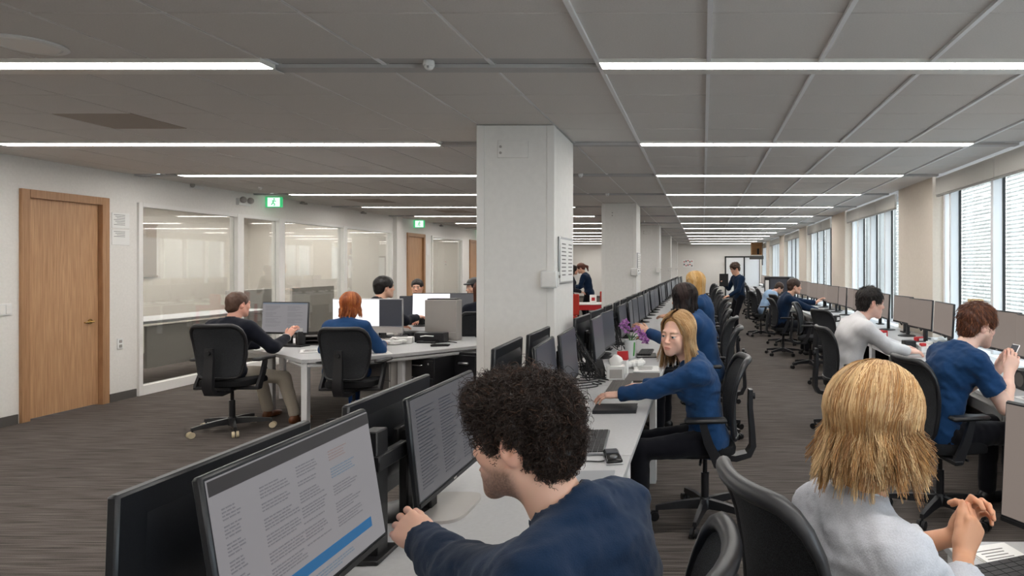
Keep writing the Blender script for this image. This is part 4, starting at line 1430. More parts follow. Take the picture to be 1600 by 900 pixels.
def make_head(h, skin, beard, sex, hairc, neck_to, brow=None):
    F_ = sex == 'f'
    cz = 0.010 if F_ else 0.0
    f = Field((-0.11, -0.15, -0.24), (0.11, 0.135, 0.14), h)
    f.ell((0, -0.014, 0.036), (0.073, 0.093, 0.081), k=0)
    f.ell((0, 0.024, -0.028 + cz * 0.4), (0.055 if F_ else 0.058, 0.060 if F_ else 0.062, 0.076 if F_ else 0.080), k=0.03)
    jw = 0.046 if sex == 'm' else 0.037
    for s in (-1, 1):
        f.cone((s * jw, 0.0, -0.052), (s * 0.013, 0.066, -0.096 + cz), 0.018 if F_ else 0.020, 0.015, k=0.03)
        f.ell((s * 0.036, 0.062, -0.02), (0.022, 0.020, 0.019), k=0.025)
        if F_: f.ell((s * 0.033, 0.046, -0.048), (0.024, 0.022, 0.028), k=0.03)
    f.ell((0, 0.073, -0.098 + cz), (0.017 if F_ else 0.021, 0.015, 0.014), k=0.02)
    f.ell((0, 0.072, -0.06), (0.029, 0.020, 0.028), k=0.022)
    f.cone((-0.034, 0.077, 0.024), (0.034, 0.077, 0.024), 0.007 if F_ else 0.011, 0.007 if F_ else 0.011, k=0.025)
    for s in (-1, 1):
        f.ell((s * 0.031, 0.099, 0.004), (0.019, 0.016, 0.012), k=0.016, sub=True)
    f.cone((0, 0.082, 0.014), (0, 0.102, -0.022), 0.006 if F_ else 0.0075, 0.0085 if F_ else 0.0105, k=0.012)
    nf = 0.8 if F_ else 1.0
    f.ell((0, 0.104, -0.026), (0.011 * nf, 0.011 * nf, 0.0095 * nf), k=0.008)
    for s in (-1, 1):
        f.ell((s * 0.0125 * nf, 0.095, -0.029), (0.0072 * nf, 0.009, 0.007 * nf), k=0.006)
        f.ell((s * 0.006, 0.104, -0.0385), (0.0035, 0.005, 0.003), k=0.003, sub=True)
        f.ell((s * 0.031, 0.0775, 0.0098), (0.0165, 0.0135, 0.0065), k=0.006)
        f.ell((s * 0.031, 0.0765, -0.0045), (0.0150, 0.0125, 0.0045), k=0.006)
        # ear
        R = rotm('Z', s * -0.35) @ rotm('X', -0.15)
        f.ell((s * 0.074, -0.012, -0.002), (0.010, 0.021, 0.033), R, k=0.008)
        f.ell((s * 0.0835, -0.007, 0.004), (0.0075, 0.012, 0.019), R, k=0.004, sub=True)
        f.ell((s * 0.076, 0.003, -0.006), (0.006, 0.006, 0.008), R, k=0.004)
    f.ell((0, 0.0905, -0.0555), (0.022, 0.009, 0.0052), k=0.005)
    f.ell((0, 0.0885, -0.0665), (0.019, 0.009, 0.0062), k=0.005)
    f.cone((-0.020, 0.0985, -0.061), (0.020, 0.0985, -0.061), 0.0022, 0.0022, k=0.004, sub=True)
    nr = 0.054 if sex == 'm' else 0.045
    f.cone((0, -0.022, -0.05), neck_to, nr, nr + 0.006, k=0.035)
    V, Q = f.mesh()
    V = taubin(V, Q, 1)
    x, y, z = V.T
    sk = np.array(skin)
    C = np.tile(sk, (len(V), 1))
    ch = np.exp(-(((np.abs(x) - 0.042) / 0.02) ** 2 + ((z + 0.028) / 0.02) ** 2)) * (y > 0.04) * 0.2
    nz = np.exp(-((x / 0.016) ** 2 + ((z + 0.028) / 0.014) ** 2)) * (y > 0.085) * 0.2
    ear = ((np.abs(x) > 0.068) & (np.abs(z) < 0.04) & (y < 0.02)) * 0.3
    rose = np.clip(ch + nz + ear, 0, 0.5)[:, None]
    C = C * (1 - rose) + rose * sk * np.array([1.05, 0.72, 0.68])
    lips = np.exp(-((x / 0.0205) ** 6 + ((z + 0.0612) / (0.0098 - 0.0045 * np.minimum(np.abs(x) / 0.021, 1) ** 2)) ** 6)) * (y > 0.078)
    lc = sk * np.array([0.85, 0.50, 0.48])
    C = C * (1 - 0.75 * lips[:, None]) + 0.75 * lips[:, None] * lc
    bw = np.abs(x)
    arch = 0.0255 + 0.12 * (bw - 0.03) * (bw < 0.036) - 0.25 * np.maximum(bw - 0.036, 0)
    brw = smst(bw, 0.010, 0.016) * (1 - smst(bw, 0.046, 0.054)) * np.exp(-((z - arch) / 0.0042) ** 2) * (y > 0.05)
    bc = np.array(brow if brow is not None else hairc) * 0.7
    C = C * (1 - 0.8 * brw[:, None]) + 0.8 * brw[:, None] * bc
    if beard:
        bl = smst(-z, 0.030, 0.056) * smst(y, -0.022, 0.012) * (1 - smst(-z, 0.122, 0.15))
        mus = np.exp(-((x / 0.03) ** 4 + ((z + 0.046) / 0.006) ** 2)) * (y > 0.07)
        chk = 1 - np.exp(-(((np.abs(x) - 0.035) / 0.016) ** 2 + ((z + 0.045) / 0.018) ** 2)) * (y > 0.04)
        bl = np.maximum(bl * np.clip(chk, 0, 1), mus) * (1 - np.clip(lips * 1.3, 0, 1))
        g = np.random.default_rng(1)
        bl = np.clip(bl * (0.75 + 0.35 * g.random(len(V))), 0, 1)[:, None] * beard
        C = C * (1 - bl) + bl * np.array(hairc) * 0.9
    return V, Q, C

HAND_R = dict(xs=(-0.029, -0.0095, 0.0095, 0.0275), yb=(0.088, 0.092, 0.087, 0.078),
              ln=((0.043, 0.026, 0.021), (0.047, 0.030, 0.022), (0.043, 0.028, 0.021), (0.034, 0.021, 0.018)), r=(0.0088, 0.009, 0.0086, 0.0076))
def make_hand(h, side, curl, spread, thumb, elbow_l, upper_l, skin, rr=1.0):
    """hand frame: +y fingers, +z back of the hand; thumb on -x for a right hand"""
    sg = 1.0 if side == 'R' else -1.0
    ext = [np.array([0.08, 0.22, 0.06]), np.array([-0.08, -0.05, -0.11])]
    pts = [elbow_l] + ([upper_l] if upper_l is not None else [])
    for p in pts:
        ext[0] = np.maximum(ext[0], np.array(p) + 0.07); ext[1] = np.minimum(ext[1], np.array(p) - 0.07)
    f = Field(ext[1], ext[0], h)
    e = np.array(elbow_l, float)
    f.cone((0, 0.004, 0), e * 0.45, 0.0255 * rr, 0.036 * rr, k=0)
    f.cone(e * 0.45, e, 0.036 * rr, 0.041 * rr, k=0.02)
    if upper_l is not None:
        f.cone(e, upper_l, 0.041 * rr, 0.052 * rr, k=0.02)
    f.ell((0, 0.0, 0), (0.029, 0.03, 0.020), k=0.015)
    f.ell((0, 0.05, -0.002), (0.039, 0.046, 0.0135), k=0.012)
    C0 = curl if isinstance(curl, (list, tuple)) else [curl] * 4
    for i in range(4):
        x = HAND_R['xs'][i] * sg
        b = np.array([x, HAND_R['yb'][i], 0.0])
        f.cone((x * 0.5, 0.012, 0.0), b, 0.0135, 0.0108, k=0.012)
        a = 0.12 * C0[i]
        p = b.copy()
        sp = spread * (i - 1.5) * sg * (1)
        for j, L in enumerate(HAND_R['ln'][i]):
            a += C0[i] * (0.75, 1.0, 0.7)[j]
            d = np.array([math.sin(sp) * math.cos(a), math.cos(sp) * math.cos(a), -math.sin(a)])
            q = p + d * L
            r0 = HAND_R['r'][i]
            f.cone(p, q, r0 * (1, 0.93, 0.87)[j], r0 * (0.93, 0.87, 0.76)[j], k=0.004)
            p = q
    f.ell((-0.026 * sg, 0.030, -0.008), (0.016, 0.030, 0.014), rotm('Z', 0.4 * sg), k=0.014)
    t0 = np.array([-0.030 * sg, 0.028, -0.008])
    out, fwd, down, bend = thumb
    p = t0
    for j, L in enumerate((0.040, 0.032, 0.027)):
        d = np.array([-sg * out * (1 - bend * j), fwd + 0.15 * j, -down - 0.1 * j * bend]); d /= np.linalg.norm(d)
        q = p + d * L
        f.cone(p, q, (0.0135, 0.0112, 0.0098)[j], (0.0112, 0.0098, 0.0080)[j], k=0.006)
        p = q
    V, Q = f.mesh()
    V = taubin(V, Q, 1)
    sk = np.array(skin)
    C = np.tile(sk, (len(V), 1))
    tip = smst(V[:, 1], 0.06, 0.16)[:, None] * 0.3
    C = C * (1 - tip) + tip * sk * np.array([1.05, 0.75, 0.7])
    return V, Q, C

def make_hair(kind, h, thick, seed):
    z0 = -0.30 if kind in ('bob', 'long') else -0.14
    f = Field((-0.16, -0.19, z0), (0.16, 0.16, 0.20), h)
    t = thick
    wd = 0.5 if kind == 'curly' else 1.0
    f.ell((0, -0.016, 0.040), (0.076 + t * wd, 0.096 + t * (0.7 if kind == 'curly' else 1), 0.083 + t * 1.15), k=0)
    if kind in ('short', 'curly'):
        f.ell((0, -0.062, -0.022), (0.064 + t * 0.4, 0.046 + t * 0.5, 0.062), k=0.02)
        if kind == 'curly':
            f.ell((0, 0.052, 0.088), (0.062, 0.052, 0.042), k=0.03)
        # clear the face, ears and the neck
        f.ell((0, 0.122, -0.026), (0.074, 0.082, 0.088), k=0.012, sub=True)
        for s in (-1, 1):
            f.ell((s * 0.100, 0.012, -0.038), (0.044, 0.064, 0.062), k=0.010, sub=True)
        f.plane((0, -0.05, -0.085), (0, 0.35, -0.937))
    elif kind in ('bob', 'long'):
        b = -0.14 if kind == 'bob' else -0.22
        f.ell((0, -0.036, -0.05), (0.076 + t * 0.5, 0.060 + t, 0.10 if kind == 'bob' else 0.17), k=0.04)
        f.ell((0, 0.130, 0.004), (0.088, 0.098, 0.118), k=0.010, sub=True)
        f.ell((0, 0.02, -0.19), (0.058, 0.07, 0.10), k=0.02, sub=True)
        f.plane((0, 0, b), (0, 0, -1))
    elif kind in ('updo', 'pony', 'cap'):
        f.ell((0, -0.060, -0.015), (0.062, 0.042, 0.05), k=0.02)
        f.ell((0, 0.120, -0.030), (0.072, 0.080, 0.090), k=0.012, sub=True)
        for s in (-1, 1):
            f.ell((s * 0.095, 0.010, -0.035), (0.032, 0.062, 0.058), k=0.012, sub=True)
        f.plane((0, -0.05, -0.085), (0, 0.35, -0.937))
        if kind == 'pony':
            f.cone((0, -0.115, 0.03), (0, -0.155, -0.02), 0.026, 0.03, k=0.02)
            f.cone((0, -0.155, -0.02), (0, -0.14, -0.12), 0.03, 0.014, k=0.02)
    amp, fr = {'curly': (0.009, 75), 'short': (0.0035, 70), 'bob': (0.004, 60), 'long': (0.004, 60)}.get(kind, (0.002, 60))
    if kind in ('bob', 'long') and thick < 0.007: amp = 0.0015
    f.noise(amp, fr, seed, (1, 1, 0.45) if kind in ('bob', 'long') else (1, 1, 1))
    V, Q = f.mesh()
    return V, Q

def hang_strands(n, zend, seed, flare=0.0, front=125, m=13, part=0.012, grav=(0, 0, -1.0)):
    """straight hair that falls from a parting over the skull, in locks; head frame paths"""
    g = np.random.default_rng(seed)
    nl = max(40, n // 26)
    lphi = np.radians(np.linspace(-front, front, nl) + g.normal(size=nl) * 3)
    llay, llen, lfl, lwv = g.random(nl), g.normal(size=nl) * 0.020, g.normal(size=nl), g.random(nl) * 6.28
    lk_ = g.integers(0, nl, n)
    phi = lphi[lk_] + g.normal(size=n) * 0.085                    # 0 = back of the head
    lay = np.clip(llay[lk_] + 0.12 * g.normal(size=n), 0, 1)
    side = np.sign(phi + 1e-6)
    t = np.linspace(0, 1, m)[None, :]
    hang0 = 0.50
    th = np.radians(5 + 87 * np.minimum(t / hang0, 1) ** 0.85)
    rx, ry, rz = 0.086, 0.108, 0.099
    s = (1 + 0.09 * lay + 0.008 * g.random(n))[:, None]
    py = 0.040 - 0.080 * (np.abs(phi) < 1.2) * (1 - np.abs(phi) / 1.2) - 0.03 * g.random(n)
    fr = np.abs(phi) > 1.25
    py = np.where(fr, 0.03 + 0.085 * g.random(n), py)
    kx = np.sin(phi)[:, None]; ky = -np.cos(phi)[:, None]
    un = 1 - np.minimum(t / hang0, 1)
    X = rx * s * np.sin(th) * kx + part * 0.3 * un * side[:, None]
    Y = -0.014 + ry * s * np.sin(th) * ky + py[:, None] * un
    Z = 0.036 + rz * s * np.cos(th)
    ux, uy, uz = X / rx, (Y + 0.014) / ry, (Z - 0.036) / rz
    ul = np.sqrt(ux * ux + uy * uy + uz * uz) / s
    X, Y, Z = ux / ul * rx, uy / ul * ry - 0.014, uz / ul * rz + 0.036
    dn = np.maximum(t - hang0, 0) / (1 - hang0)
    L = 0.032 - (zend + llen[lk_] + 0.012 * g.normal(size=n) - 0.012 * lay + 0.015 * np.abs(np.sin(phi)))
    gv = np.array(grav, float); gv /= np.linalg.norm(gv)
    fl = flare * (0.55 + 0.45 * lfl[lk_])[:, None] * dn ** 1.6 * 0.1 - 0.009 * np.sin(dn * PI) 
    cl = np.radians(4) * 0 
    wv = 0.0035 * np.sin(8 * t + lwv[lk_][:, None]) * (0.3 + dn) + 0.0018 * np.sin(17 * t + 6.28 * g.random(n)[:, None])
    cvg = -dn ** 1.5 * 0.95 * (phi - lphi[lk_])[:, None] * 0.09                  # tips of a lock draw together
    X = X + dn * L[:, None] * gv[0] + fl * kx + wv * -ky + cvg * -ky
    Y = Y + dn * L[:, None] * gv[1] + fl * ky + wv * kx + cvg * kx
    Z = Z + dn * L[:, None] * gv[2]
    return np.stack([X, Y, Z], -1), lk_

def tint(c, n, seed, v=0.25, hi=None, frac=0.0):
    g = np.random.default_rng(seed)
    C = np.array(c)[None] * (1 - v + 2 * v * g.random((n, 1)))
    if hi is not None:
        k = (g.random(n) < frac)[:, None]
        C = np.where(k, np.array(hi)[None] * (0.85 + 0.3 * g.random((n, 1))), C)
    return np.clip(C, 0, 1)

SKIN = rgb(222, 176, 152)
def person(name, label, loc, rz, S=1.0, sex='m', seat=0.53, lean=10, curve=8, roll=0, twist=0, head=(0, 0, 0), hands=None, feet=None, top='c_navy', topname='sweater',
           sleeve='long', collar='crew', bottom='c_dark', shoe='shoe_black', skin=SKIN, hair='short', hairc=rgb(40, 30, 26), hair_hi=None, hair_frac=0.0, thick=0.010, strands=0, zend=-0.17, flare=0.0,
           beard=0.0, hs=1.0, det=1, seed=1, bulk=1.0, cap=None, brow=None, look_at=None, hair_low=None, front=125):
    """local frame: +y ahead, +x to the figure's right; targets in hands/feet are world points"""
    root = empty(name, (loc[0], loc[1], 0), rz, label=label, cat='person')
    Rz = np.array(Matrix.Rotation(rz, 3, 'Z'))
    L0 = np.array([loc[0], loc[1], 0.0])
    def loc_of(w): return Rz.T @ (np.array(w, float) - L0) / S
    def dir_of(w): return Rz.T @ np.array(w, float)
    hh = {0: 0.020, 1: 0.014, 2: 0.0085}[det] / S
    hd = {0: 0.009, 1: 0.0055, 2: 0.0034}[det]
    hn = {0: 0.0075, 1: 0.0050, 2: 0.0028}[det]
    fem = sex == 'f'
    sw = (0.158 if fem else 0.182) * (0.5 + 0.5 * bulk)
    sit = seat is not None
    pz = (seat / S + 0.085) if sit else 0.93
    pel = np.array([0, 0, pz])
    a1, a2, a3 = math.radians(lean * 0.6), math.radians(lean), math.radians(lean + curve)
    rr = math.radians(roll)
    def up(a): return np.array([math.sin(rr), math.sin(a), math.cos(a) * math.cos(rr)])
    P1 = pel + up(a1) * 0.15
    P2 = P1 + up(a2) * 0.18
    P3 = P2 + up(a3) * 0.155
    tw = math.radians(twist)
    Rc = rotm('Z', tw) @ rotm('Y', rr) @ rotm('X', -a2)
    Rs = rotm('Z', tw) @ rotm('Y', rr) @ rotm('X', -a3)
    Rp = rotm('X', -a1 * 0.6)
    sh = {'R': P3 + Rs @ np.array([sw, -0.005, -0.055]), 'L': P3 + Rs @ np.array([-sw, -0.005, -0.055])}
    # head
    yaw, pit, rol = [math.radians(v) for v in head]
    Hc = P3 + up(a3 + 0.15 if not fem else a3 + 0.1) * (0.075 + 0.075 * hs) + np.array([0, 0.012, 0.03])
    Rh = rotm('Z', yaw) @ rotm('X', -pit) @ rotm('Y', rol)
    # arms
    UA, FA = 0.29, 0.262
    hands = hands or {}
    arms = {}
    for sd in ('L', 'R'):
        q = hands.get(sd, {})
        sx = 1 if sd == 'R' else -1
        w = loc_of(q['at']) if 'at' in q else sh[sd] + np.array([sx * 0.06, 0.12, -0.50])
        pole = dir_of(q['pole']) if 'pole' in q else np.array([sx * 0.6, -0.5, -0.7])
        e, w = ik(sh[sd], w, UA, FA, pole)
        fd = dir_of(q['dir']) if 'dir' in q else (w - e)
        bk = dir_of(q['back']) if 'back' in q else np.array([0, 0.2, 1.0])
        arms[sd] = (e, w, frame_from(fd, bk), q)
    # legs
    hip = {'R': pel + np.array([0.09, 0.0, -0.02]), 'L': pel + np.array([-0.09, 0.0, -0.02])}
    TH, SHN = 0.43, 0.42
    legs = {}
    for sd in ('L', 'R'):
        sx = 1 if sd == 'R' else -1
        if feet and sd in feet:
            ft = loc_of(feet[sd])
        else:
            ft = np.array([sx * 0.12, 0.42 if sit else 0.02, 0.0])
        ft = np.array([ft[0], ft[1], ft[2] + 0.085 / S])
        k, an = ik(hip[sd], ft, TH, SHN, (0, 1, 0.9) if sit else (0, 1, 0.0))
        legs[sd] = (k, an)
    bx = []
    def prim(*a, **k): bx.append((a, k))
    def torso(f, g, lower=True):
        kk = 0.05
        if lower:
            f.ell(pel + np.array([0, -0.01, -0.01]), ((0.165 if fem else 0.160) * bulk + g, 0.118 * bulk + g, 0.115 + g), Rp, k=kk)
        f.ell(P1, ((0.122 if fem else 0.140) * bulk + g, 0.098 * bulk + g, 0.14 + g), Rc, k=kk)
        f.ell(P2 + Rc @ np.array([0, -0.006, 0.0]), ((0.140 if fem else 0.162) * bulk + g, 0.112 * bulk + g, 0.155 + g), Rc, k=kk)
        f.cone(sh['L'] + Rs @ np.array([0.045, 0, -0.02]), sh['R'] + Rs @ np.array([-0.045, 0, -0.02]), 0.068 * bulk + g, 0.068 * bulk + g, k=kk)
        for s_ in ('L', 'R'):
            f.cone(P3 + Rs @ np.array([0, -0.03, 0.0]), sh[s_] + Rs @ np.array([0, -0.008, 0.0]), 0.046 + g * 0.6, 0.052 * (0.5 + 0.5 * bulk) + g, k=0.04)
            if fem:
                f.ell(P2 + Rc @ np.array([(0.065 if s_ == 'R' else -0.065), 0.085, 0.0]), (0.058 + g, 0.05 + g, 0.058 + g), Rc, k=0.035)
    allp = [pel, P1, P2, P3, sh['L'], sh['R']]
    # ---- body: trunk and limbs, head and hands as one skin object
    parts = []
    pts = np.array(allp + [arms[s][0] for s in 'LR'] + [legs[s][0] for s in 'LR'] + [legs[s][1] for s in 'LR'])
    f = Field(pts.min(0) - 0.22, pts.max(0) + 0.2, 0.024)
    torso(f, -0.012)
    for s in 'LR':
        e, w, _, _ = arms[s]
        f.cone(sh[s], e, 0.043, 0.036, k=0.03)
        k, an = legs[s]
        f.cone(hip[s], k, 0.066, 0.046, k=0.03); f.cone(k, an, 0.046, 0.034, k=0.02)
    V, Q = f.mesh()
    parts.append((V, Q, np.tile(np.array(skin), (len(V), 1))))
    nk = Rh.T @ (P3 + Rs @ np.array([0, 0.0, -0.03]) - Hc) / hs
    V, Q, C = make_head(hd, skin, beard, sex, hairc, nk, brow)
    parts.append(((V * hs) @ Rh.T + Hc, Q, C))
    for s in 'LR':
        e, w, Rw, q = arms[s]
        el = Rw.T @ (e - w)
        ul = Rw.T @ (e + (sh[s] - e) * 0.75 - w) if sleeve == 'short' else None
        V, Q, C = make_hand(hn, s, q.get('curl', 0.35), q.get('spread', 0.08), q.get('thumb', (0.75, 0.75, 0.25, 0.25)), el, ul, skin, 1.05 if not fem else 0.9)
        sc = 1.0 if not fem else 0.95
        parts.append((V @ Rw.T + w, Q, C))
    off, VV, QQ, CC = 0, [], [], []
    for V, Q, C in parts:
        VV.append(V); QQ.append(Q + off); CC.append(C); off += len(V)
    np_mesh('body', np.concatenate(VV) * S, np.concatenate(QQ), M['skin'], root, np.concatenate(CC))
    # ---- upper garment
    pts = np.array(allp + [arms[s][0] for s in 'LR'] + [arms[s][1] for s in 'LR'])
    f = Field(pts.min(0) - 0.24, pts.max(0) + 0.2, hh)
    g = 0.014
    torso(f, g)
    frac = {'long': 0.94, 'rolled': 0.62, 'short': None}[sleeve]
    for s in 'LR':
        e, w, _, q = arms[s]
        fs = 0.055 * (0.5 + 0.5 * bulk)
        if frac:
            f.cone(sh[s], e, fs + g, 0.045 + g, k=0.03)
            c = e + (w - e) * frac
            f.cone(e, c, 0.046 + g, 0.031 + g * (1.0 if sleeve == 'long' else 1.7), k=0.02)
        else:
            c = sh[s] + (e - sh[s]) * 0.62
            f.cone(sh[s], c, fs + g, 0.054 + g * 1.2, k=0.03)
    f.noise(0.0045 if det else 0.003, 24, seed, (1, 1, 1))
    if det == 2:
        f.noise(0.0042, 34, seed + 7, (0.6, 0.6, 1.7))
        f.noise(0.0022, 60, seed + 5, (0.7, 0.7, 1.6))
    # neck opening, along the neck itself
    Nb = P3 + Rs @ np.array([0, 0.0, -0.03])
    Nt = Hc + Rh @ np.array([0, -0.022, -0.05]) * hs
    ax = (Nt - Nb) / np.linalg.norm(Nt - Nb)
    nrad = (0.060 if not fem else 0.051) * hs
    f.cone(Nb - ax * 0.02, Nb + ax * 0.045, nrad + 0.012, nrad + 0.004, k=0.03)
    f.cone(Nb + ax * 0.068, Nb + ax * 0.30, nrad, nrad + 0.03, k=0.0, sub=True)
    f.box(Hc + np.array([0, 0, 0.08]), (0.2, 0.2, 0.16), rd=0.0, sub=True)
    for s in 'LR':
        e, w, _, q = arms[s]
        if frac:
            c = e + (w - e) * frac
            u = (w - e) / np.linalg.norm(w - e)
        else:
            c = sh[s] + (e - sh[s]) * 0.62
            u = (e - sh[s]) / np.linalg.norm(e - sh[s])
        f.box(c + u * 0.06, (0.085, 0.05, 0.085), frame_from(u, (0, 0.1, 1)), rd=0.0, sub=True)
    V, Q = f.mesh()
    V = taubin(V, Q, 1)
    tp_ = np_mesh(topname, V * S, Q, M[top], root)
    # collar and cuffs
    cr = MB()
    ring = []
    nn = 24
    A0 = frame_from(ax, Rs @ np.array([0, 1.0, 0]))
    for k in range(nn):
        t = 2 * PI * k / nn
        p = Nb + ax * (0.050 - 0.012 * math.cos(t)) + A0 @ np.array([math.sin(t), 0, math.cos(t)]) * (nrad + 0.004)
        ring.append(Vector(p * S))
    CB = Vector((Nb + ax * 0.05) * S)
    if collar == 'shirt':
        hi_ = [p + Vector(ax * 0.03 * S) * (1.0 - 0.3 * math.cos(2 * PI * k / nn)) for k, p in enumerate(ring)]
        lo_ = [CB + (p - CB) * 1.30 - Vector(ax * 0.016 * S) for p in ring]
        inn = [CB + (p - CB) * 0.96 for p in hi_]
        cr.loft([lo_, ring and [r_ * 1.0 for r_ in hi_], inn, [p - Vector(ax * 0.04 * S) for p in inn]], caps=False)
    else:
        cr.tube(ring, 0.0075 * S, n=8, loop=True)
    cr.build('collar', M[top] if collar != 'white' else M['c_white'], tp_, angle=60)
    if det and frac:
        for s in 'LR':
            cr = MB()
            e, w, _, q = arms[s]
            u = (w - e) / np.linalg.norm(w - e)
            c = e + (w - e) * (frac - 0.01)
            B0 = frame_from(u, (0, 0.1, 1))
            rad = (0.039 if sleeve == 'long' else 0.052)
            rg = [Vector((c + B0 @ np.array([math.cos(2 * PI * k / 18) * rad, 0, math.sin(2 * PI * k / 18) * rad])) * S) for k in range(18)]
            if sleeve == 'long':
                cr.tube(rg, 0.007 * S, n=6, loop=True)
            else:
                r2 = [p - Vector(u * 0.05 * S) for p in rg]
                r3 = [Vector(c * S) + (p - Vector(c * S)) * 0.82 for p in rg]
                cr.loft([r2, rg, r3], caps=False)
            cr.build('cuff', M[top] if collar != 'white' else M['c_white'], tp_, angle=60)
    # ---- trousers
    if bottom:
        pts = np.array([pel] + [legs[s][0] for s in 'LR'] + [legs[s][1] for s in 'LR'])
        f = Field(pts.min(0) - 0.22, pts.max(0) + 0.22, hh * 1.2)
        f.ell(pel + np.array([0, -0.01, -0.015]), (0.160 * bulk, 0.120 * bulk, 0.108), Rp, k=0)
        for s in 'LR':
            k, an = legs[s]
            f.cone(hip[s], k, 0.088, 0.064, k=0.04)
            f.cone(k, an + (k - an) * 0.06, 0.064, 0.052, k=0.02)
        f.noise(0.004, 26, seed + 2)
        V, Q = f.mesh()
        np_mesh('trousers', taubin(V, Q, 1) * S, Q, M[bottom], root)
    for s in 'LR':
        k, an = legs[s]
        fw = np.array([0.12 if s == 'R' else -0.12, 1, 0]); fw /= np.linalg.norm(fw)
        RF = frame_from(fw, (0, 0, 1))
        b = an.copy(); gz = b[2] - 0.085 / S
        b[2] = gz
        f = Field(b - 0.25, b + 0.26, 0.012 if det else 0.02)
        f.ell(b + fw * 0.10 + np.array([0, 0, 0.032]), (0.044, 0.105, 0.032), RF, k=0)
        f.ell(b + fw * -0.02 + np.array([0, 0, 0.042]), (0.036, 0.05, 0.045), RF, k=0.03)
        f.cone(b + np.array([0, 0, 0.06]), b + np.array([0, 0, 0.11]), 0.036, 0.036, k=0.02)
        f.plane((0, 0, gz + 0.002), (0, 0, -1))
        V, Q = f.mesh()
        np_mesh('shoe', V * S, Q, M[shoe], root)
    # ---- eyes
    if det:
        for s in (-1, 1):
            n_, m_ = 14, 12
            vs, cs, qs = [], [], []
            gaze = np.array([0, 1, 0.0]) if look_at is None else np.array(look_at, float)
            gaze /= np.linalg.norm(gaze)
            for i in range(m_ + 1):
                for j in range(n_):
                    th, ph = PI * i / m_, 2 * PI * j / n_
                    d = np.array([math.sin(th) * math.cos(ph), math.cos(th), math.sin(th) * math.sin(ph)])
                    Rg = frame_from(gaze, (0, 0, 1))
                    d = Rg @ d
                    vs.append(np.array([s * 0.031, 0.0775, 0.0035]) + d * 0.0128)
                    c = d @ gaze
                    cs.append((0.012, 0.012, 0.014) if c > 0.965 else ((0.16, 0.22, 0.26) if c > 0.86 else (0.78, 0.74, 0.72)))
            for i in range(m_):
                for j in range(n_):
                    j2 = (j + 1) % n_
                    qs.append((i * n_ + j, i * n_ + j2, (i + 1) * n_ + j2, (i + 1) * n_ + j))
            np_mesh('eye', ((np.array(vs) * hs) @ Rh.T + Hc) * S, np.array(qs), M['eye'], root, np.array(cs))
    # ---- hair
    def to_root(V): return ((V * hs) @ Rh.T + Hc) * S
    hc = np.array(hairc)
    hV, hQ = make_hair(hair, {0: 0.010, 1: 0.007, 2: 0.0045}[det], thick, seed)
    g_ = np.random.default_rng(seed)
    C = hc[None] * ((0.62 if hair not in ('bob', 'long') else 0.9) if strands else (0.8 + 0.3 * g_.random((len(hV), 1))))
    cp = np_mesh('hair', to_root(hV), hQ, M['hair'], root, np.clip(np.tile(C, (1, 1)) * np.ones((len(hV), 1)), 0, 1))
    if strands:
        if hair in ('bob', 'long'):
            Pp, lock = hang_strands(strands, zend, seed, flare, front=front, grav=Rh.T @ Rz.T @ np.array([0, 0, -1.0]))
            n = len(Pp)
            rad = np.linspace(1, 0.45, Pp.shape[1])[None] * (0.0007 + 0.0008 * g_.random((n, 1))) * (1 if det == 2 else 2.4)
            rad[:, 0] *= 0.5
        else:
            # roots on the cap, strands follow the cap with curl
            fn = hV[hQ]
            fc = fn.mean(1)
            nr = np.cross(fn[:, 2] - fn[:, 0], fn[:, 3] - fn[:, 1])
            nr /= np.maximum(np.linalg.norm(nr, axis=1, keepdims=True), 1e-9)
            out = ((fc - np.array([0, -0.016, 0.03])) * nr).sum(1) > 0
            fc, nr = fc[out], nr[out]
            if hair == 'curly':
                pass
            pick = g_.integers(0, len(fc), strands)
            p0, n0 = fc[pick], nr[pick]
            if hair == 'curly':
                m_ = 12
                t = np.linspace(0, 1, m_)[None, :, None]
                flow = np.stack([0.2 * p0[:, 0] / 0.08, 0.25 + 0.9 * (p0[:, 1] > 0.02) - 0.4 * (p0[:, 1] < -0.03), -0.55 + 0.0 * p0[:, 0]], -1) + 0.5 * g_.normal(size=p0.shape)
                flow -= n0 * (flow * n0).sum(1, keepdims=True)
                flow /= np.linalg.norm(flow, axis=1, keepdims=True)
                bi = np.cross(flow, n0)
                tight = np.where((np.abs(p0[:, 0]) > 0.05) & (p0[:, 2] < 0.035) & (p0[:, 1] > -0.05), 0.35, 1.0)[:, None, None]
                ln = (0.022 + 0.022 * g_.random((strands, 1, 1))) * np.where(p0[:, 2] < -0.0, 0.5, 1.0)[:, None, None] * tight
                rc_ = (0.0035 + 0.0035 * g_.random((strands, 1, 1))) * np.where(p0[:, 2] < -0.0, 0.4, 1.0)[:, None, None] * tight
                w_ = (5 + 4.5 * g_.random((strands, 1, 1))) * t + 6.28 * g_.random((strands, 1, 1))
                lift = 0.008 * np.sin(t * PI * 0.9) + 0.002
                Pp = p0[:, None] - n0[:, None] * 0.004 + flow[:, None] * ln * t + n0[:, None] * (lift + rc_ * np.cos(w_)) + bi[:, None] * rc_ * np.sin(w_)
            else:
                m_ = 7
                t = np.linspace(0, 1, m_)[None, :, None]
                crown = np.array([0.01, -0.06, 0.12])
                flow = p0 - crown
                flow[:, 2] -= 0.05
                flow += 0.025 * g_.normal(size=p0.shape)
                flow -= n0 * (flow * n0).sum(1, keepdims=True)
                flow /= np.maximum(np.linalg.norm(flow, axis=1, keepdims=True), 1e-6)
                ln = (0.022 + 0.016 * g_.random((strands, 1, 1))) * np.where(p0[:, 2] < 0.0, 0.6, 1.0)[:, None, None]
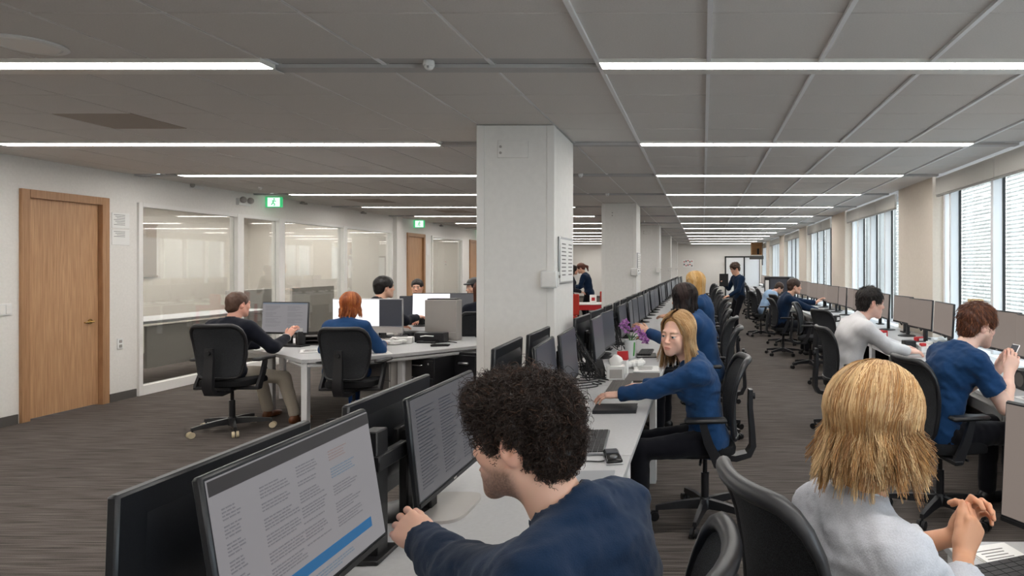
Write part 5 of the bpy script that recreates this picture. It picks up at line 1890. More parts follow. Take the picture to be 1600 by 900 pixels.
                Pp = p0[:, None] - n0[:, None] * 0.003 + flow[:, None] * ln * t + n0[:, None] * (0.006 * np.sin(t * 2.4) * (1 + 0.6 * g_.normal(size=(strands, 1, 1))))
            rad = np.linspace(1, 0.35, m_)[None] * ((0.0005 if hair == 'curly' else 0.0008) + 0.0006 * g_.random((strands, 1))) * (1 if det == 2 else 1.8)
            n = strands
        Cs = tint(hairc, n, seed + 3, 0.22, hair_hi, hair_frac)
        if hair in ('bob', 'long'):
            nl = lock.max() + 1
            lt = g_.random(nl)
            lc = np.where((lt < hair_frac)[:, None], np.array(hair_hi if hair_hi is not None else hairc)[None], np.where((lt > 0.72)[:, None], np.array(hair_low if hair_low is not None else hairc)[None], hc[None])) * (0.85 + 0.3 * g_.random((nl, 1)))
            Cs = np.clip(0.35 * Cs + 0.65 * lc[lock], 0, 1)
        st = tubes('hair_strands', to_root(Pp.reshape(-1, 3)).reshape(Pp.shape), rad * S * hs, 3 if det == 2 else 3, M['hair'], cp, Cs)
        tag(st, kind='stuff')
    if cap:
        f = Field((-0.13, -0.15, -0.02), (0.13, 0.2, 0.18), 0.008)
        f.ell((0, -0.012, 0.048), (0.088, 0.106, 0.090), k=0)
        f.plane((0, 0, 0.045), (0, 0, -1))
        f.ell((0, 0.092, 0.055), (0.066, 0.045, 0.012), k=0.01)
        V, Q = f.mesh()
        np_mesh('cap', to_root(V), Q, M[cap], root)
    return root
# ------------------------------------------------------------------ the people
BROWN, DARK, BLACKH = rgb(58, 40, 30), rgb(36, 27, 23), rgb(24, 20, 20)
BLOND, GOLD, RED = rgb(178, 138, 92), rgb(205, 158, 92), rgb(158, 78, 36)
person('person', 'curly dark haired man in a navy jumper with a short beard touching the large monitor', (-0.168, 1.38), face(-1, 0.14), S=1.08, lean=13, curve=10, twist=-8, seat=0.503, head=(-4, 5, 0),
       hands={'L': dict(at=(-0.785, 1.715, 0.93), dir=(-0.80, 0.55, 0.22), back=(0.35, -0.75, 0.35), curl=(0.40, 0.5, 0.55, 0.6), spread=0.03, thumb=(0.15, 1.0, 0.30, 0.1), pole=(0.1, -0.3, -1)),
              'R': dict(at=(-0.62, 1.62, 0.79), dir=(-1, 0.1, 0), curl=0.4, pole=(0.2, 0.6, -0.8))},
       top='c_navy', hair='curly', hairc=rgb(46, 34, 29), hair_hi=rgb(92, 66, 52), hair_frac=0.10, thick=0.012, strands=9000, beard=0.75, det=2, seed=3, hs=1.0, skin=rgb(226, 182, 160))
person('person', 'blonde woman in a pale grey shirt seen from behind with clasped hands', (0.355, 1.54), face(0.93, 0.36), S=1.04, bulk=0.95, sex='f', lean=2, curve=5, head=(6, 6, 0), seat=0.475,
       hands={'L': dict(at=(0.735, 1.86, 0.865), dir=(0.45, -0.05, 0.85), back=(-0.3, 0.9, -0.1), curl=(0.75, 0.8, 0.85, 0.9), thumb=(0.15, 1.0, 0.2, 0.0), pole=(-0.2, 0.6, -1)),
              'R': dict(at=(0.715, 1.755, 0.855), dir=(0.45, 0.25, 0.85), back=(0.5, -0.9, 0.1), curl=(0.8, 0.85, 0.9, 0.95), thumb=(0.15, 1.0, 0.2, 0.0), pole=(0.2, -0.6, -1))},
       top='c_grey', topname='shirt', sleeve='rolled', collar='shirt', hair='bob', hairc=rgb(182, 134, 82), hair_hi=rgb(232, 202, 154), hair_frac=0.34, hair_low=rgb(134, 92, 54), thick=0.003, strands=13000, zend=-0.075, flare=0.20,
       det=2, seed=11, skin=rgb(208, 156, 124), hs=1.10)
person('person', 'blonde woman in a blue jumper glancing back over her mouse beside the flower vase', (0.03, 4.12), face(-1, -0.12), S=1.02, sex='f', lean=11, curve=10, head=(50, 4, -4), seat=0.47,
       hands={'L': dict(at=(-0.64, 4.18, 0.785), dir=(-1, 0.10, -0.05), back=(0.0, -0.2, 1), curl=(0.3, 0.35, 0.4, 0.45), pole=(0.1, -0.7, -0.6)),
              'R': dict(at=(-0.42, 4.62, 0.79), dir=(-1, 0.15, 0.0), back=(0.1, 0.2, 1), curl=(0.4, 0.4, 0.45, 0.5), pole=(0.2, 0.6, -0.7))},
       top='c_blue', hair='bob', hairc=rgb(184, 142, 94), hair_hi=rgb(232, 206, 164), hair_frac=0.3, hair_low=rgb(140, 100, 62), thick=0.003, strands=7000, zend=-0.165, flare=0.22, front=112, det=2, seed=21, skin=rgb(236, 190, 168), brow=rgb(150, 112, 80), hs=1.12, look_at=(0.0, 1, 0.03))
person('person', 'man with auburn hair in a blue T-shirt holding a phone at the window desks', (1.56, 4.24), face(1, 0.22), S=1.10, lean=18, curve=12, head=(2, 10, 0), seat=0.49,
       hands={'R': dict(at=(2.02, 4.22, 0.95), dir=(0.35, 0.1, 0.9), back=(-0.2, -1, 0.1), curl=(0.6, 0.65, 0.7, 0.7), thumb=(0.2, 1, 0.5, 0), pole=(0.1, -0.5, -1)),
              'L': dict(at=(2.02, 4.38, 0.94), dir=(0.5, 0.1, 0.8), back=(-0.2, 1, -0.1), curl=(0.6, 0.65, 0.7, 0.7), thumb=(0.2, 1, 0.5, 0), pole=(-0.1, 0.5, -1))},
       top='c_tee', topname='t_shirt', sleeve='short', hair='short', hairc=rgb(92, 52, 34), hair_hi=rgb(150, 92, 56), hair_frac=0.3, thick=0.014, strands=2600, beard=0.5, det=2, seed=31, skin=rgb(236, 196, 178), hs=1.08, bulk=1.06)
person('person', 'dark haired man in a white shirt leaning on the window desks', (1.42, 6.38), face(1, 0.12), S=1.13, lean=14, curve=12, head=(0, 6, 0), seat=0.48,
       hands={'R': dict(at=(2.06, 6.42, 0.80), dir=(1, 0.2, -0.05), back=(0, -0.3, 1), curl=0.4, pole=(0, -0.6, -0.8)),
              'L': dict(at=(2.08, 6.72, 0.80), dir=(1, -0.1, -0.05), back=(0, 0.3, 1), curl=0.4, pole=(0, 0.6, -0.8))},
       top='c_white', topname='shirt', collar='shirt', hair='short', hairc=rgb(34, 28, 26), hair_hi=rgb(70, 58, 52), hair_frac=0.15, thick=0.010, strands=1400, beard=0.12, det=1, seed=41, skin=rgb(232, 188, 170), hs=1.12, bulk=1.15)
person('person', 'woman with a dark bob and blue jumper at the centre desks', (0.06, 6.28), face(-1, 0.2), S=1.12, sex='f', lean=14, curve=12, head=(-12, 6, 0), seat=0.53,
       hands={'L': dict(at=(-0.55, 6.45, 0.98), dir=(-0.8, 0.2, 0.5), back=(0.2, -0.6, 0.6)), 'R': dict(at=(-0.5, 6.75, 0.9), dir=(-1, 0.1, 0.2))},
       top='c_blue', hair='bob', hairc=rgb(34, 26, 26), hair_hi=rgb(70, 52, 48), hair_frac=0.12, thick=0.012, strands=1500, zend=-0.12, flare=0.08, det=1, seed=51, hs=1.05)
person('person', 'woman with long golden hair and blue jumper further down the centre desks', (0.06, 8.72), face(-1, 0.3), S=1.14, sex='f', lean=10, curve=6, head=(-5, 4, 0), seat=0.57,
       hands={'L': dict(at=(-0.5, 8.8, 0.95)), 'R': dict(at=(-0.45, 9.1, 0.95))},
       top='c_blue', hair='long', hairc=rgb(205, 158, 92), hair_hi=rgb(236, 204, 150), hair_frac=0.25, thick=0.013, strands=1300, zend=-0.27, flare=0.05, det=1, seed=61, hs=1.1)
person('person', 'standing man in navy jumper and black trousers holding a folder in the aisle', (0.87, 15.3), face(-0.85, -0.45), S=1.0, seat=None, lean=4, curve=8, head=(0, 18, 0),
       hands={'R': dict(at=(0.50, 15.35, 1.22), dir=(-0.4, -0.2, 0.9), back=(-0.2, -0.5, 0.3), curl=0.7), 'L': dict(at=(0.62, 15.05, 0.95), dir=(-0.8, -0.4, -0.1), curl=0.6)},
       feet={'L': (0.80, 15.15, 0), 'R': (0.70, 15.42, 0)},
       top='c_navy', hair='short', hairc=rgb(70, 48, 36), thick=0.018, strands=600, det=1, seed=71, shoe='shoe_cream', hs=1.12)
person('person', 'man in navy jumper with brown hair at the window desks beyond the white shirt', (1.46, 11.95), face(1, 0.1), S=1.10, seat=0.49, lean=14, curve=12, head=(0, 4, 0),
       hands={'R': dict(at=(2.15, 11.9, 0.82), dir=(1, 0, 0)), 'L': dict(at=(2.2, 12.2, 0.95), dir=(0.7, 0, 0.6))},
       top='c_navy', hair='short', hairc=rgb(62, 44, 36), thick=0.012, det=1, seed=81, hs=1.1)
person('person', 'person in a pale blue top slumped in a chair beside the standing man', (1.45, 15.2), face(1, 0.25), S=1.02, lean=26, curve=26, head=(-10, 35, 0),
       hands={'R': dict(at=(1.95, 15.1, 0.80), dir=(1, 0, 0)), 'L': dict(at=(1.95, 15.5, 0.80), dir=(1, 0, 0))},
       top='c_pale', topname='shirt', sleeve='short', hair='short', hairc=BROWN, det=0, seed=91, bottom='c_khaki')
person('person', 'man in a dark jumper and pale collar with his back turned on the office side', (-4.80, 6.46), face(0.16, 0.98), S=1.02, seat=0.50, bulk=1.22, lean=6, curve=6, head=(-10, 3, 0),
       hands={'R': dict(at=(-4.40, 6.78, 0.90), dir=(0.2, 0.55, 0.75), back=(0.1, -0.5, 0.6), curl=0.45, pole=(0.8, -0.4, -0.9)), 'L': dict(at=(-4.80, 6.95, 0.80), dir=(0.3, 1, 0))},
       feet={'R': (-4.28, 6.72, 0.0), 'L': (-4.72, 6.95, 0.0)},
       top='c_dkjumper', collar='white', bottom='c_khaki', shoe='shoe_tan', hair='short', hairc=rgb(84, 60, 48), hair_hi=rgb(120, 90, 74), hair_frac=0.2, thick=0.004, strands=0, det=1, seed=101, skin=rgb(224, 168, 148), hs=1.05)
person('person', 'woman with short red hair and blue jumper seated with her back turned', (-3.70, 6.60), face(-0.02, 1), S=1.0, seat=0.50, bulk=1.15, sex='f', lean=8, curve=6, head=(0, 2, 0),
       hands={'R': dict(at=(-3.50, 7.0, 0.80)), 'L': dict(at=(-3.90, 7.0, 0.80))},
       top='c_blue', bottom='c_jean', hair='bob', hairc=rgb(168, 86, 42), hair_hi=rgb(206, 128, 72), hair_frac=0.3, hair_low=rgb(120, 56, 26), thick=0.012, strands=2200, zend=-0.085, flare=0.10, det=1, seed=111, hs=1.04)
person('person', 'man with black hair and dark top behind the red haired woman', (-4.50, 8.72), face(0.5, 0.86), S=1.12, lean=8, head=(-8, 0, 0), hands={'R': dict(at=(-4.08, 9.15, 0.92)), 'L': dict(at=(-4.4, 9.2, 0.8))},
       top='c_dkjumper', hair='short', hairc=BLACKH, thick=0.014, det=1, seed=121, hs=1.1)
person('person', 'person facing the camera half hidden behind the black haired man', (-4.68, 10.55), face(0.25, -1), S=1.05, lean=6, head=(0, 2, 0), hands={'R': dict(at=(-4.9, 10.1, 0.8)), 'L': dict(at=(-4.45, 10.1, 0.8))},
       top='c_dkjumper', hair='short', hairc=DARK, thick=0.008, det=1, seed=131, hs=1.05)
person('person', 'man in a black cap and navy top working beside the near column', (-3.40, 10.0), face(-0.6, -0.8), S=1.08, lean=10, head=(-6, 4, 0), hands={'R': dict(at=(-3.78, 9.62, 0.80), dir=(-1, -0.3, 0)), 'L': dict(at=(-3.5, 9.5, 0.8))},
       top='c_navy', hair='short', hairc=BLACKH, cap='shoe_black', thick=0.006, beard=0.25, det=1, seed=141, hs=1.1)
person('person', 'woman with long brown hair in a net backed chair beside the near column', (-2.98, 8.58), face(-0.3, 1), S=1.05, sex='f', lean=8, head=(0, 0, 0), hands={}, top='c_dkjumper', hair='long', hairc=rgb(78, 46, 32),
       hair_hi=rgb(120, 74, 50), hair_frac=0.2, thick=0.01, strands=900, zend=-0.25, det=1, seed=151, hs=1.05)
person('person', 'standing woman in navy with a brown ponytail seen between the two nearest columns', (-3.02, 17.0), face(-0.95, 0.1), S=1.02, sex='f', seat=None, lean=14, curve=10, head=(5, 22, 0),
       hands={'R': dict(at=(-3.5, 17.1, 1.08), dir=(-1, 0, 0)), 'L': dict(at=(-3.45, 16.85, 1.05), dir=(-1, 0, 0))}, top='c_navy', hair='pony', hairc=rgb(92, 52, 38), thick=0.010, det=1, seed=161, hs=1.1)
person('person', 'person in dark clothes just past the corner of the near column', (-3.40, 16.30), face(0.9, 0.3), S=0.98, sex='f', seat=None, lean=6, head=(0, 10, 0), hands={'R': dict(at=(-3.1, 16.3, 1.0))}, top='c_dkjumper', hair='long', hairc=DARK, thick=0.01, det=0, seed=171)
# ------------------------------------------------------------------ things on the desks
def D(px, py):
    """where a pixel of the photograph meets the desk plane"""
    Y = (1.65 - ZD) * 1000 / (py - 416)
    return ((px - 1098) / 1000 * Y, Y, ZD)

def keyboard(loc, rz, label, w=0.43, d=0.14, body='laptop', keys='key', rows=5, cols=15, group='keyboards'):
    r = empty('keyboard', loc, rz, label=label, cat='keyboard', group=group)
    MB().box((0, 0, 0.008), (w, d, 0.014), r=0.003).build('case', M[body], r)
    q = MB()
    kw, kd = (w - 0.02) / cols, (d - 0.016) / rows
    for i in range(rows):
        j = 0
        while j < cols:
            n = 5 if (i == 0 and j == 4) else 1
            n = min(n, cols - j)
            q.box((-w / 2 + 0.01 + kw * (j + n / 2), -d / 2 + 0.008 + kd * (i + 0.5), 0.0165), (kw * n - 0.0028, kd - 0.0028, 0.005))
            j += n
    tag(q.build('keys', M[keys], r, smooth=False), kind='stuff')
    return r

def mouse(loc, rz, label, m='white_plastic'):
    r = empty('mouse', loc, rz, label=label, cat='mouse')
    rings = []
    for y, w, h in ((-0.055, 0.018, 0.010), (-0.045, 0.028, 0.022), (-0.01, 0.031, 0.033), (0.03, 0.029, 0.028), (0.052, 0.022, 0.015)):
        rings.append([(w * math.cos(t), y, max(0.001, h * math.sin(t))) for t in [PI * k / 8 for k in range(9)]] + [(-w, y, 0.001), (w, y, 0.001)])
    MB().loft(rings).build('shell', M[m], r)
    MB().box((0, 0.032, 0.028), (0.006, 0.016, 0.006), r=0.002).build('wheel', M['slot'], r)
    return r

def book(name, loc, rz, w, d, h, m, label, cat, edge='paper'):
    r = empty(name, loc, rz, label=label, cat=cat)
    MB().box((0, 0, h / 2), (w - 0.006, d - 0.006, h - 0.004)).build('pages', M[edge], r)
    q = MB()
    q.box((0, 0, h - 0.0015), (w, d, 0.003), r=0.001); q.box((0, 0, 0.0015), (w, d, 0.003), r=0.001); q.box((-w / 2 + 0.0015, 0, h / 2), (0.003, d, h), r=0.001)
    q.build('cover', M[m], r)
    return r

def papers(loc, rz, label, n=5, w=0.21, d=0.297, group=None):
    r = empty('paper_stack', loc, rz, label=label, cat='paper', group=group)
    for k in range(n):
        a = Matrix.Rotation(0.05 * math.sin(k * 2.7), 4, 'Z')
        q = MB().box((0.004 * math.sin(k), 0.004 * math.cos(k * 2), 0.0012 + 0.0022 * k), (w, d, 0.0018), M=a)
        q.build('sheet', M['paper'], r)
    q = MB()
    for k in range(12):
        q.box((-0.01, d / 2 - 0.04 - k * 0.018, 0.0022 * n + 0.0006), (w * 0.7 * (0.7 + 0.3 * RNG.random()), 0.004, 0.0006))
    tag(q.build('print', M['print'], r, smooth=False), kind='stuff')
    return r

def cup(loc, label, m='white_plastic', r0=0.032, r1=0.042, h=0.1, group=None):
    r = empty('paper_cup', loc, label=label, cat='cup', group=group)
    MB().lathe([(r0, 0.0), (r1, h), (r1 - 0.003, h), (r0 - 0.002, 0.006)], n=18).build('cup_wall', M[m], r)
    MB().tube([(r1 * math.cos(2 * PI * k / 18), r1 * math.sin(2 * PI * k / 18), h) for k in range(18)], 0.0028, n=6, loop=True).build('rim', M[m], r)
    return r

def cable(name, pts, rad, label, loc, seed=0, wig=0.0, n=24):
    """one cord along a smoothed path"""
    P_ = [Vector(p) for p in pts]
    out = []
    g = random.Random(seed)
    for i in range(len(P_) - 1):
        p0, p1, p2, p3 = P_[max(i - 1, 0)], P_[i], P_[i + 1], P_[min(i + 2, len(P_) - 1)]
        for k in range(6):
            t = k / 6
            out.append(0.5 * ((2 * p1) + (p2 - p0) * t + (2 * p0 - 5 * p1 + 4 * p2 - p3) * t * t + (3 * p1 - p0 - 3 * p2 + p3) * t ** 3))
    out.append(P_[-1])
    o = MB().tube(out, rad, n=6).build(name, M['cable'])
    o.location = loc
    return tag(o, label, 'cable', 'loose black cables')

# --- centre desks
keyboard(D(923, 693), RZ_R + 0.08, 'silver keyboard with black keys behind the curly haired man', 0.44, 0.17, rows=6, group=None)
r = empty('desk_phone', D(957, 717), 0.25 + PI / 2, label='black handset with a silver edge at the desk edge beside the keyboard', cat='phone')
MB().box((0, 0, 0.012), (0.19, 0.075, 0.024), r=0.008).build('body', M['black_gloss'], r)
MB().box((0, 0, 0.004), (0.196, 0.081, 0.008), r=0.003).build('metal_edge', M['silver'], r)
MB().box((0.045, 0, 0.0255), (0.07, 0.055, 0.004), r=0.0015).build('display', M['scr_dark'], r)
MB().cyl((-0.045, 0, 0.024), (-0.045, 0, 0.028), 0.018, n=16).build('dial', M['silver'], r)
x, y, z = D(930, 720)
cable('cord', [(-0.10, -0.06, 0.004), (-0.04, -0.02, 0.004), (0.03, -0.02, 0.004), (0.08, 0.02, 0.006)], 0.003, 'thin black cord from the silver keyboard to the black handset', (x, y, z))
book('notepad', D(926, 752), 0.05, 0.17, 0.24, 0.008, 'desk_edge', 'pale grey notepad at the desk edge behind the curly haired man', 'notebook')
book('notebook', D(962, 641), 0.05, 0.27, 0.20, 0.022, 'notebook', 'black notebook at the desk edge in front of the blonde woman', 'notebook', 'notebook')
keyboard(D(968, 606), RZ_R + 0.02, 'dark grey keyboard under the right hand of the blonde woman', 0.46, 0.17, 'ped_grey', 'baseboard', group=None)
mouse((-0.80, 4.19, ZD), RZ_R, 'white mouse under the outstretched hand of the blonde woman')
book('closed_laptop', D(1004, 592), 0.0, 0.26, 0.36, 0.018, 'baseboard', 'closed grey laptop lying beyond the keyboard of the blonde woman', 'laptop', 'baseboard')
papers(D(1010, 578), 0.1, 'stack of printed sheets on the desk behind the blonde woman', 6)
book('tablet', D(1010, 556), 0.1, 0.2, 0.3, 0.009, 'black_gloss', 'black tablet lying beside the flower vase', 'tablet', 'black')
r = empty('speaker', D(937, 590), 0.2, label='small black wedge speaker at the foot of the monitor beside the white box', cat='speaker')
MB().loft([[(-0.045, -0.04, 0), (0.045, -0.04, 0), (0.045, 0.04, 0), (-0.045, 0.04, 0)], [(-0.04, -0.03, 0.09), (0.04, -0.03, 0.09), (0.04, 0.035, 0.09), (-0.04, 0.035, 0.09)], [(-0.022, -0.01, 0.15), (0.022, -0.01, 0.15), (0.022, 0.03, 0.15), (-0.022, 0.03, 0.15)]]).build('casing', M['black'], r)
MB().box((0.0, -0.037, 0.045), (0.06, 0.006, 0.06), r=0.002).build('front_grille', M['baseboard'], r)
r = empty('tissue_box', D(962, 592), 0.15, label='white tissue box beside the small black speaker', cat='box')
MB().box((0, 0, 0.055), (0.15, 0.12, 0.11), r=0.004).build('carton', M['white_plastic'], r)
MB().box((-0.0, -0.061, 0.05), (0.1, 0.002, 0.07)).build('label', M['ped_grey'], r)
MB().loft([[(0.045 * math.cos(t), 0.02 * math.sin(t), 0.108) for t in np.linspace(0, 2 * PI, 9)[:-1]], [(0.06 * math.cos(t) + 0.01 * math.sin(3 * t), 0.03 * math.sin(t), 0.15 + 0.02 * math.sin(2 * t)) for t in np.linspace(0, 2 * PI, 9)[:-1]], [(0.02 * math.cos(t), 0.01 * math.sin(t), 0.19 + 0.01 * math.sin(3 * t)) for t in np.linspace(0, 2 * PI, 9)[:-1]]]).build('tissue', M['paper'], r)
r = empty('red_packet', D(973, 584), -0.1, label='white and red paper packet standing beside the tissue box', cat='packet')
MB().box((0, 0, 0.06), (0.09, 0.06, 0.12), r=0.006).build('white_part', M['paper'], r)
MB().loft([[(-0.045, -0.03, 0.12), (0.045, -0.03, 0.12), (0.045, 0.03, 0.12), (-0.045, 0.03, 0.12)], [(-0.045, -0.012, 0.19), (0.045, -0.016, 0.195), (0.045, 0.008, 0.195), (-0.045, 0.012, 0.19)]]).build('red_part', M['red'], r)
r = empty('flower_vase', D(985, 560), 0, label='white vase with a green stripe holding purple flowers', cat='vase')
MB().lathe([(0.042, 0.0), (0.048, 0.01), (0.062, 0.18), (0.064, 0.185), (0.058, 0.185), (0.05, 0.15)], n=24).build('vase_wall', M['white_plastic'], r)
MB().tube([(0.036, -0.036, 0.03), (0.042, -0.040, 0.10), (0.045, -0.044, 0.165)], 0.007, n=6).build('green_stripe', M['green'], r)
for k, (a, h, l) in enumerate([(2.6, 0.17, -0.05), (2.2, 0.14, -0.08), (3.3, 0.10, -0.03), (0.3, 0.07, 0.10), (5.9, 0.03, 0.13), (0.9, 0.10, 0.06), (5.6, -0.01, 0.15)]):
    tip = Vector((l, 0.03 * math.sin(a), 0.185 + h))
    st = MB().tube([(0, 0, 0.16), (l * 0.5, 0, 0.20 + h * 0.6), tip], 0.004, n=5).build('stem', M['leaf'], r)
    q = MB()
    g = random.Random(k)
    for j in range(22):
        t, u = g.random() * 6.28, g.uniform(-1, 1)
        d = Vector((math.cos(t) * math.sqrt(1 - u * u), math.sin(t) * math.sqrt(1 - u * u), u))
        c = tip + d * 0.03
        s = d.cross(Vector((0.3, 0.5, 0.8))).normalized() * 0.014
        v = d.cross(s).normalized() * 0.012
        q.add([tip + d * 0.008, c + s, tip + d * 0.048 + v * 0.3, c - s], [(0, 1, 2, 3)])
        q.add([tip + d * 0.008, c + v, tip + d * 0.046, c - v], [(0, 1, 2, 3)])
    tag(q.build('blossom', M['petal'], st), kind='stuff')
for k, (a, b) in enumerate([(-0.06, 0.09), (0.06, 0.06), (0.0, 0.12)]):
    MB().loft([[(0, -0.004, 0.17), (0, 0.004, 0.17)], [(a * 0.5, -0.014, 0.19 + b * 0.5), (a * 0.5, 0.014, 0.19 + b * 0.5)], [(a, -0.002, 0.19 + b), (a, 0.002, 0.19 + b)]], caps=False, closed=False).build('leaf', M['leaf'], r)
r = empty('paper_bag', D(990, 574), 0.3, label='crumpled white paper bag behind the keyboard of the blonde woman', cat='bag')
q = MB()
g = random.Random(5)
for j in range(6):
    q.ball((g.uniform(-0.07, 0.07), g.uniform(-0.05, 0.05), 0.028 + g.uniform(0, 0.012)), (0.05 + 0.02 * g.random(), 0.04, 0.03), n=7, m=5)
q.build('bag_body', M['paper'], r, angle=10)
MB().tube([(0.03, 0, 0.05), (0.08, 0.03, 0.07), (0.11, 0.06, 0.03)], 0.01, n=5).build('bag_neck', M['paper'], r)
# tangled cables between the monitors
gg = random.Random(9)
n_ = 0
for (cx, cy, cnt) in ((-0.99, 5.12, 13), (-1.0, 7.0, 6), (-1.0, 3.2, 3)):
    for k in range(cnt):
        x0, z0 = gg.uniform(-0.04, 0.05), gg.uniform(0.26, 0.42)
        y0, y1 = gg.uniform(-0.10, 0.02), gg.uniform(-0.08, 0.22)
        pts = [(x0, y0, z0), (x0 + gg.uniform(0, 0.12), y0 + gg.uniform(-0.1, 0.12), z0 * gg.uniform(0.35, 0.7)), (gg.uniform(0, 0.18), (y0 + y1) / 2 + gg.uniform(-0.1, 0.1), gg.uniform(0.03, 0.12)),
               (gg.uniform(0.03, 0.2), y1, 0.006 + gg.uniform(0, 0.03)), (gg.uniform(0.0, 0.10), y1 + gg.uniform(-0.1, 0.1), gg.uniform(0.1, 0.3))]
        wh = {5.12: 'beside the white tissue box', 7.0: 'left of the flower vase', 2.05: 'behind the large document screen', 3.2: 'behind the curly haired man'}[cy]
        cable('cable', pts, 0.0042, 'black cable in the tangle between the monitors ' + wh, (cx, cy, ZD))
for k in range(5):
    x, y, z = D(908 + 6 * k, 606 - 3 * k)
    cable('cable', [(-0.15, 0.05 * k - 0.1, 0.006), (-0.05, -0.08 + 0.04 * k, 0.006), (0.06, -0.03 + 0.03 * k, 0.007 + 0.004 * k), (0.12, 0.05, 0.007), (0.06, 0.13 - 0.02 * k, 0.012)], 0.004, 'black cable coiled on the desk left of the dark grey keyboard', (x, y, z))
# further keyboards along the centre desks
k0 = keyboard((-0.60, 6.75, ZD), RZ_R, 'black keyboard in front of the woman with the dark bob', 0.42, 0.14, 'black', 'key', group='black keyboards on the centre desks')
for k in range(6):
    dup(k0, (-0.6, 8.6 + 1.6 * k, ZD), RZ_R + 0.05, 'black keyboard on the centre desks, %s one beyond the dark bob' % ORD[k])

# --- side desk
keyboard((0.955, 1.79, ZD), -math.radians(70), 'silver laptop keyboard on the side desk under the clasped hands', 0.36, 0.25, 'laptop', 'key', rows=6, cols=14, group=None)
r = empty('thick_tablet', (1.12, 1.90, ZD), 0.2, label='thick black device with a silver rim on the side desk', cat='tablet')
MB().box((0, 0, 0.018), (0.19, 0.22, 0.03), r=0.006).build('body', M['black'], r)
MB().box((0, 0, 0.035), (0.195, 0.225, 0.006), r=0.002).build('rim', M['silver'], r)
MB().box((0, 0, 0.0385), (0.17, 0.2, 0.002)).build('display', M['scr_dark'], r)
papers((0.93, 2.03, ZD), 0.3, 'white sheets at the corner of the side desk behind the clasped hands', 3, 0.15, 0.12)

# --- window desks
def cube_speaker(loc, label, s=0.12):
    r = empty('cube_speaker', loc, 0.1, label=label, cat='speaker', group='black cube speakers')
    MB().box((0, 0, s / 2), (s, s, s), r=0.008).build('casing', M['black'], r)
    MB().cyl((-s / 2 - 0.002, 0, s / 2), (-s / 2 + 0.004, 0, s / 2), s * 0.36, n=20).build('cone_grille', M['baseboard'], r)
cube_speaker(D(1420, 549), 'black cube speaker in front of the man in the white shirt')
cube_speaker((2.42, 4.75, ZD), 'black cube speaker below the phone of the man in the blue T-shirt', 0.15)
r = empty('white_device', D(1447, 549), 0.2, label='white device with red buttons on the desk by the window', cat='device')
MB().loft([[(-0.1, -0.08, 0), (0.1, -0.08, 0), (0.1, 0.08, 0), (-0.1, 0.08, 0)], [(-0.095, -0.075, 0.05), (0.095, -0.075, 0.05), (0.095, 0.075, 0.09), (-0.095, 0.075, 0.09)]]).build('body', M['white_plastic'], r)
MB().box((-0.05, -0.02, 0.078), (0.06, 0.05, 0.03), r=0.006).build('red_button', M['red'], r)
MB().box((0.05, 0.02, 0.09), (0.05, 0.07, 0.03), r=0.006).build('cradle', M['trim'], r)
r = empty('red_packet', D(1437, 534), 0.4, label='flat red packet beside the hands of the man in the white shirt', cat='packet')
MB().box((0, 0, 0.03), (0.13, 0.07, 0.06), r=0.006).build('pack', M['red'], r)
MB().box((0, -0.036, 0.03), (0.08, 0.003, 0.03)).build('label', M['paper'], r)
keyboard(D(1470, 545), RZ_W, 'black keyboard between the two seated men by the windows', 0.42, 0.14, 'black', 'key', group=None)
papers((2.3, 4.35, ZD), 0.3, 'white sheets under the elbow of the man in the blue T-shirt', 3)
r = empty('phone', (2.065, 4.30, 1.03), face(1, 0.22), label='mobile phone in the hands of the man in the blue T-shirt', cat='phone')
T = Matrix.Rotation(-0.5, 4, 'X')
MB().box((0, 0, 0.03), (0.072, 0.009, 0.15), r=0.004, M=T).build('case', M['white_plastic'], r)
MB().box((0, -0.005, 0.03), (0.066, 0.001, 0.14), M=T).build('display', M['scr_dark'], r)
r = empty('table_lamp', (2.78, 6.52, ZD), 0, label='wood veneer lamp shade standing behind the monitor by the window', cat='lamp')
MB().lathe([(0.075, 0.0), (0.075, 0.012), (0.012, 0.02), (0.01, 0.40), (0.012, 0.41)], n=18).build('base', M['black'], r)
MB().lathe([(0.085, 0.40), (0.075, 0.58), (0.07, 0.58), (0.08, 0.40)], n=14).build('shade', M['lampwood'], r)
r = empty('white_bowl', D(1470, 540), 0, label='white bowl on the desk left of the wood veneer lamp', cat='bowl')
MB().lathe([(0.04, 0), (0.07, 0.03), (0.085, 0.07), (0.08, 0.07), (0.06, 0.03)], n=20).build('bowl_wall', M['white_plastic'], r)
MB().ball((0.01, 0, 0.07), (0.05, 0.05, 0.035), n=10, m=6).build('crumpled_napkin', M['paper'], r)
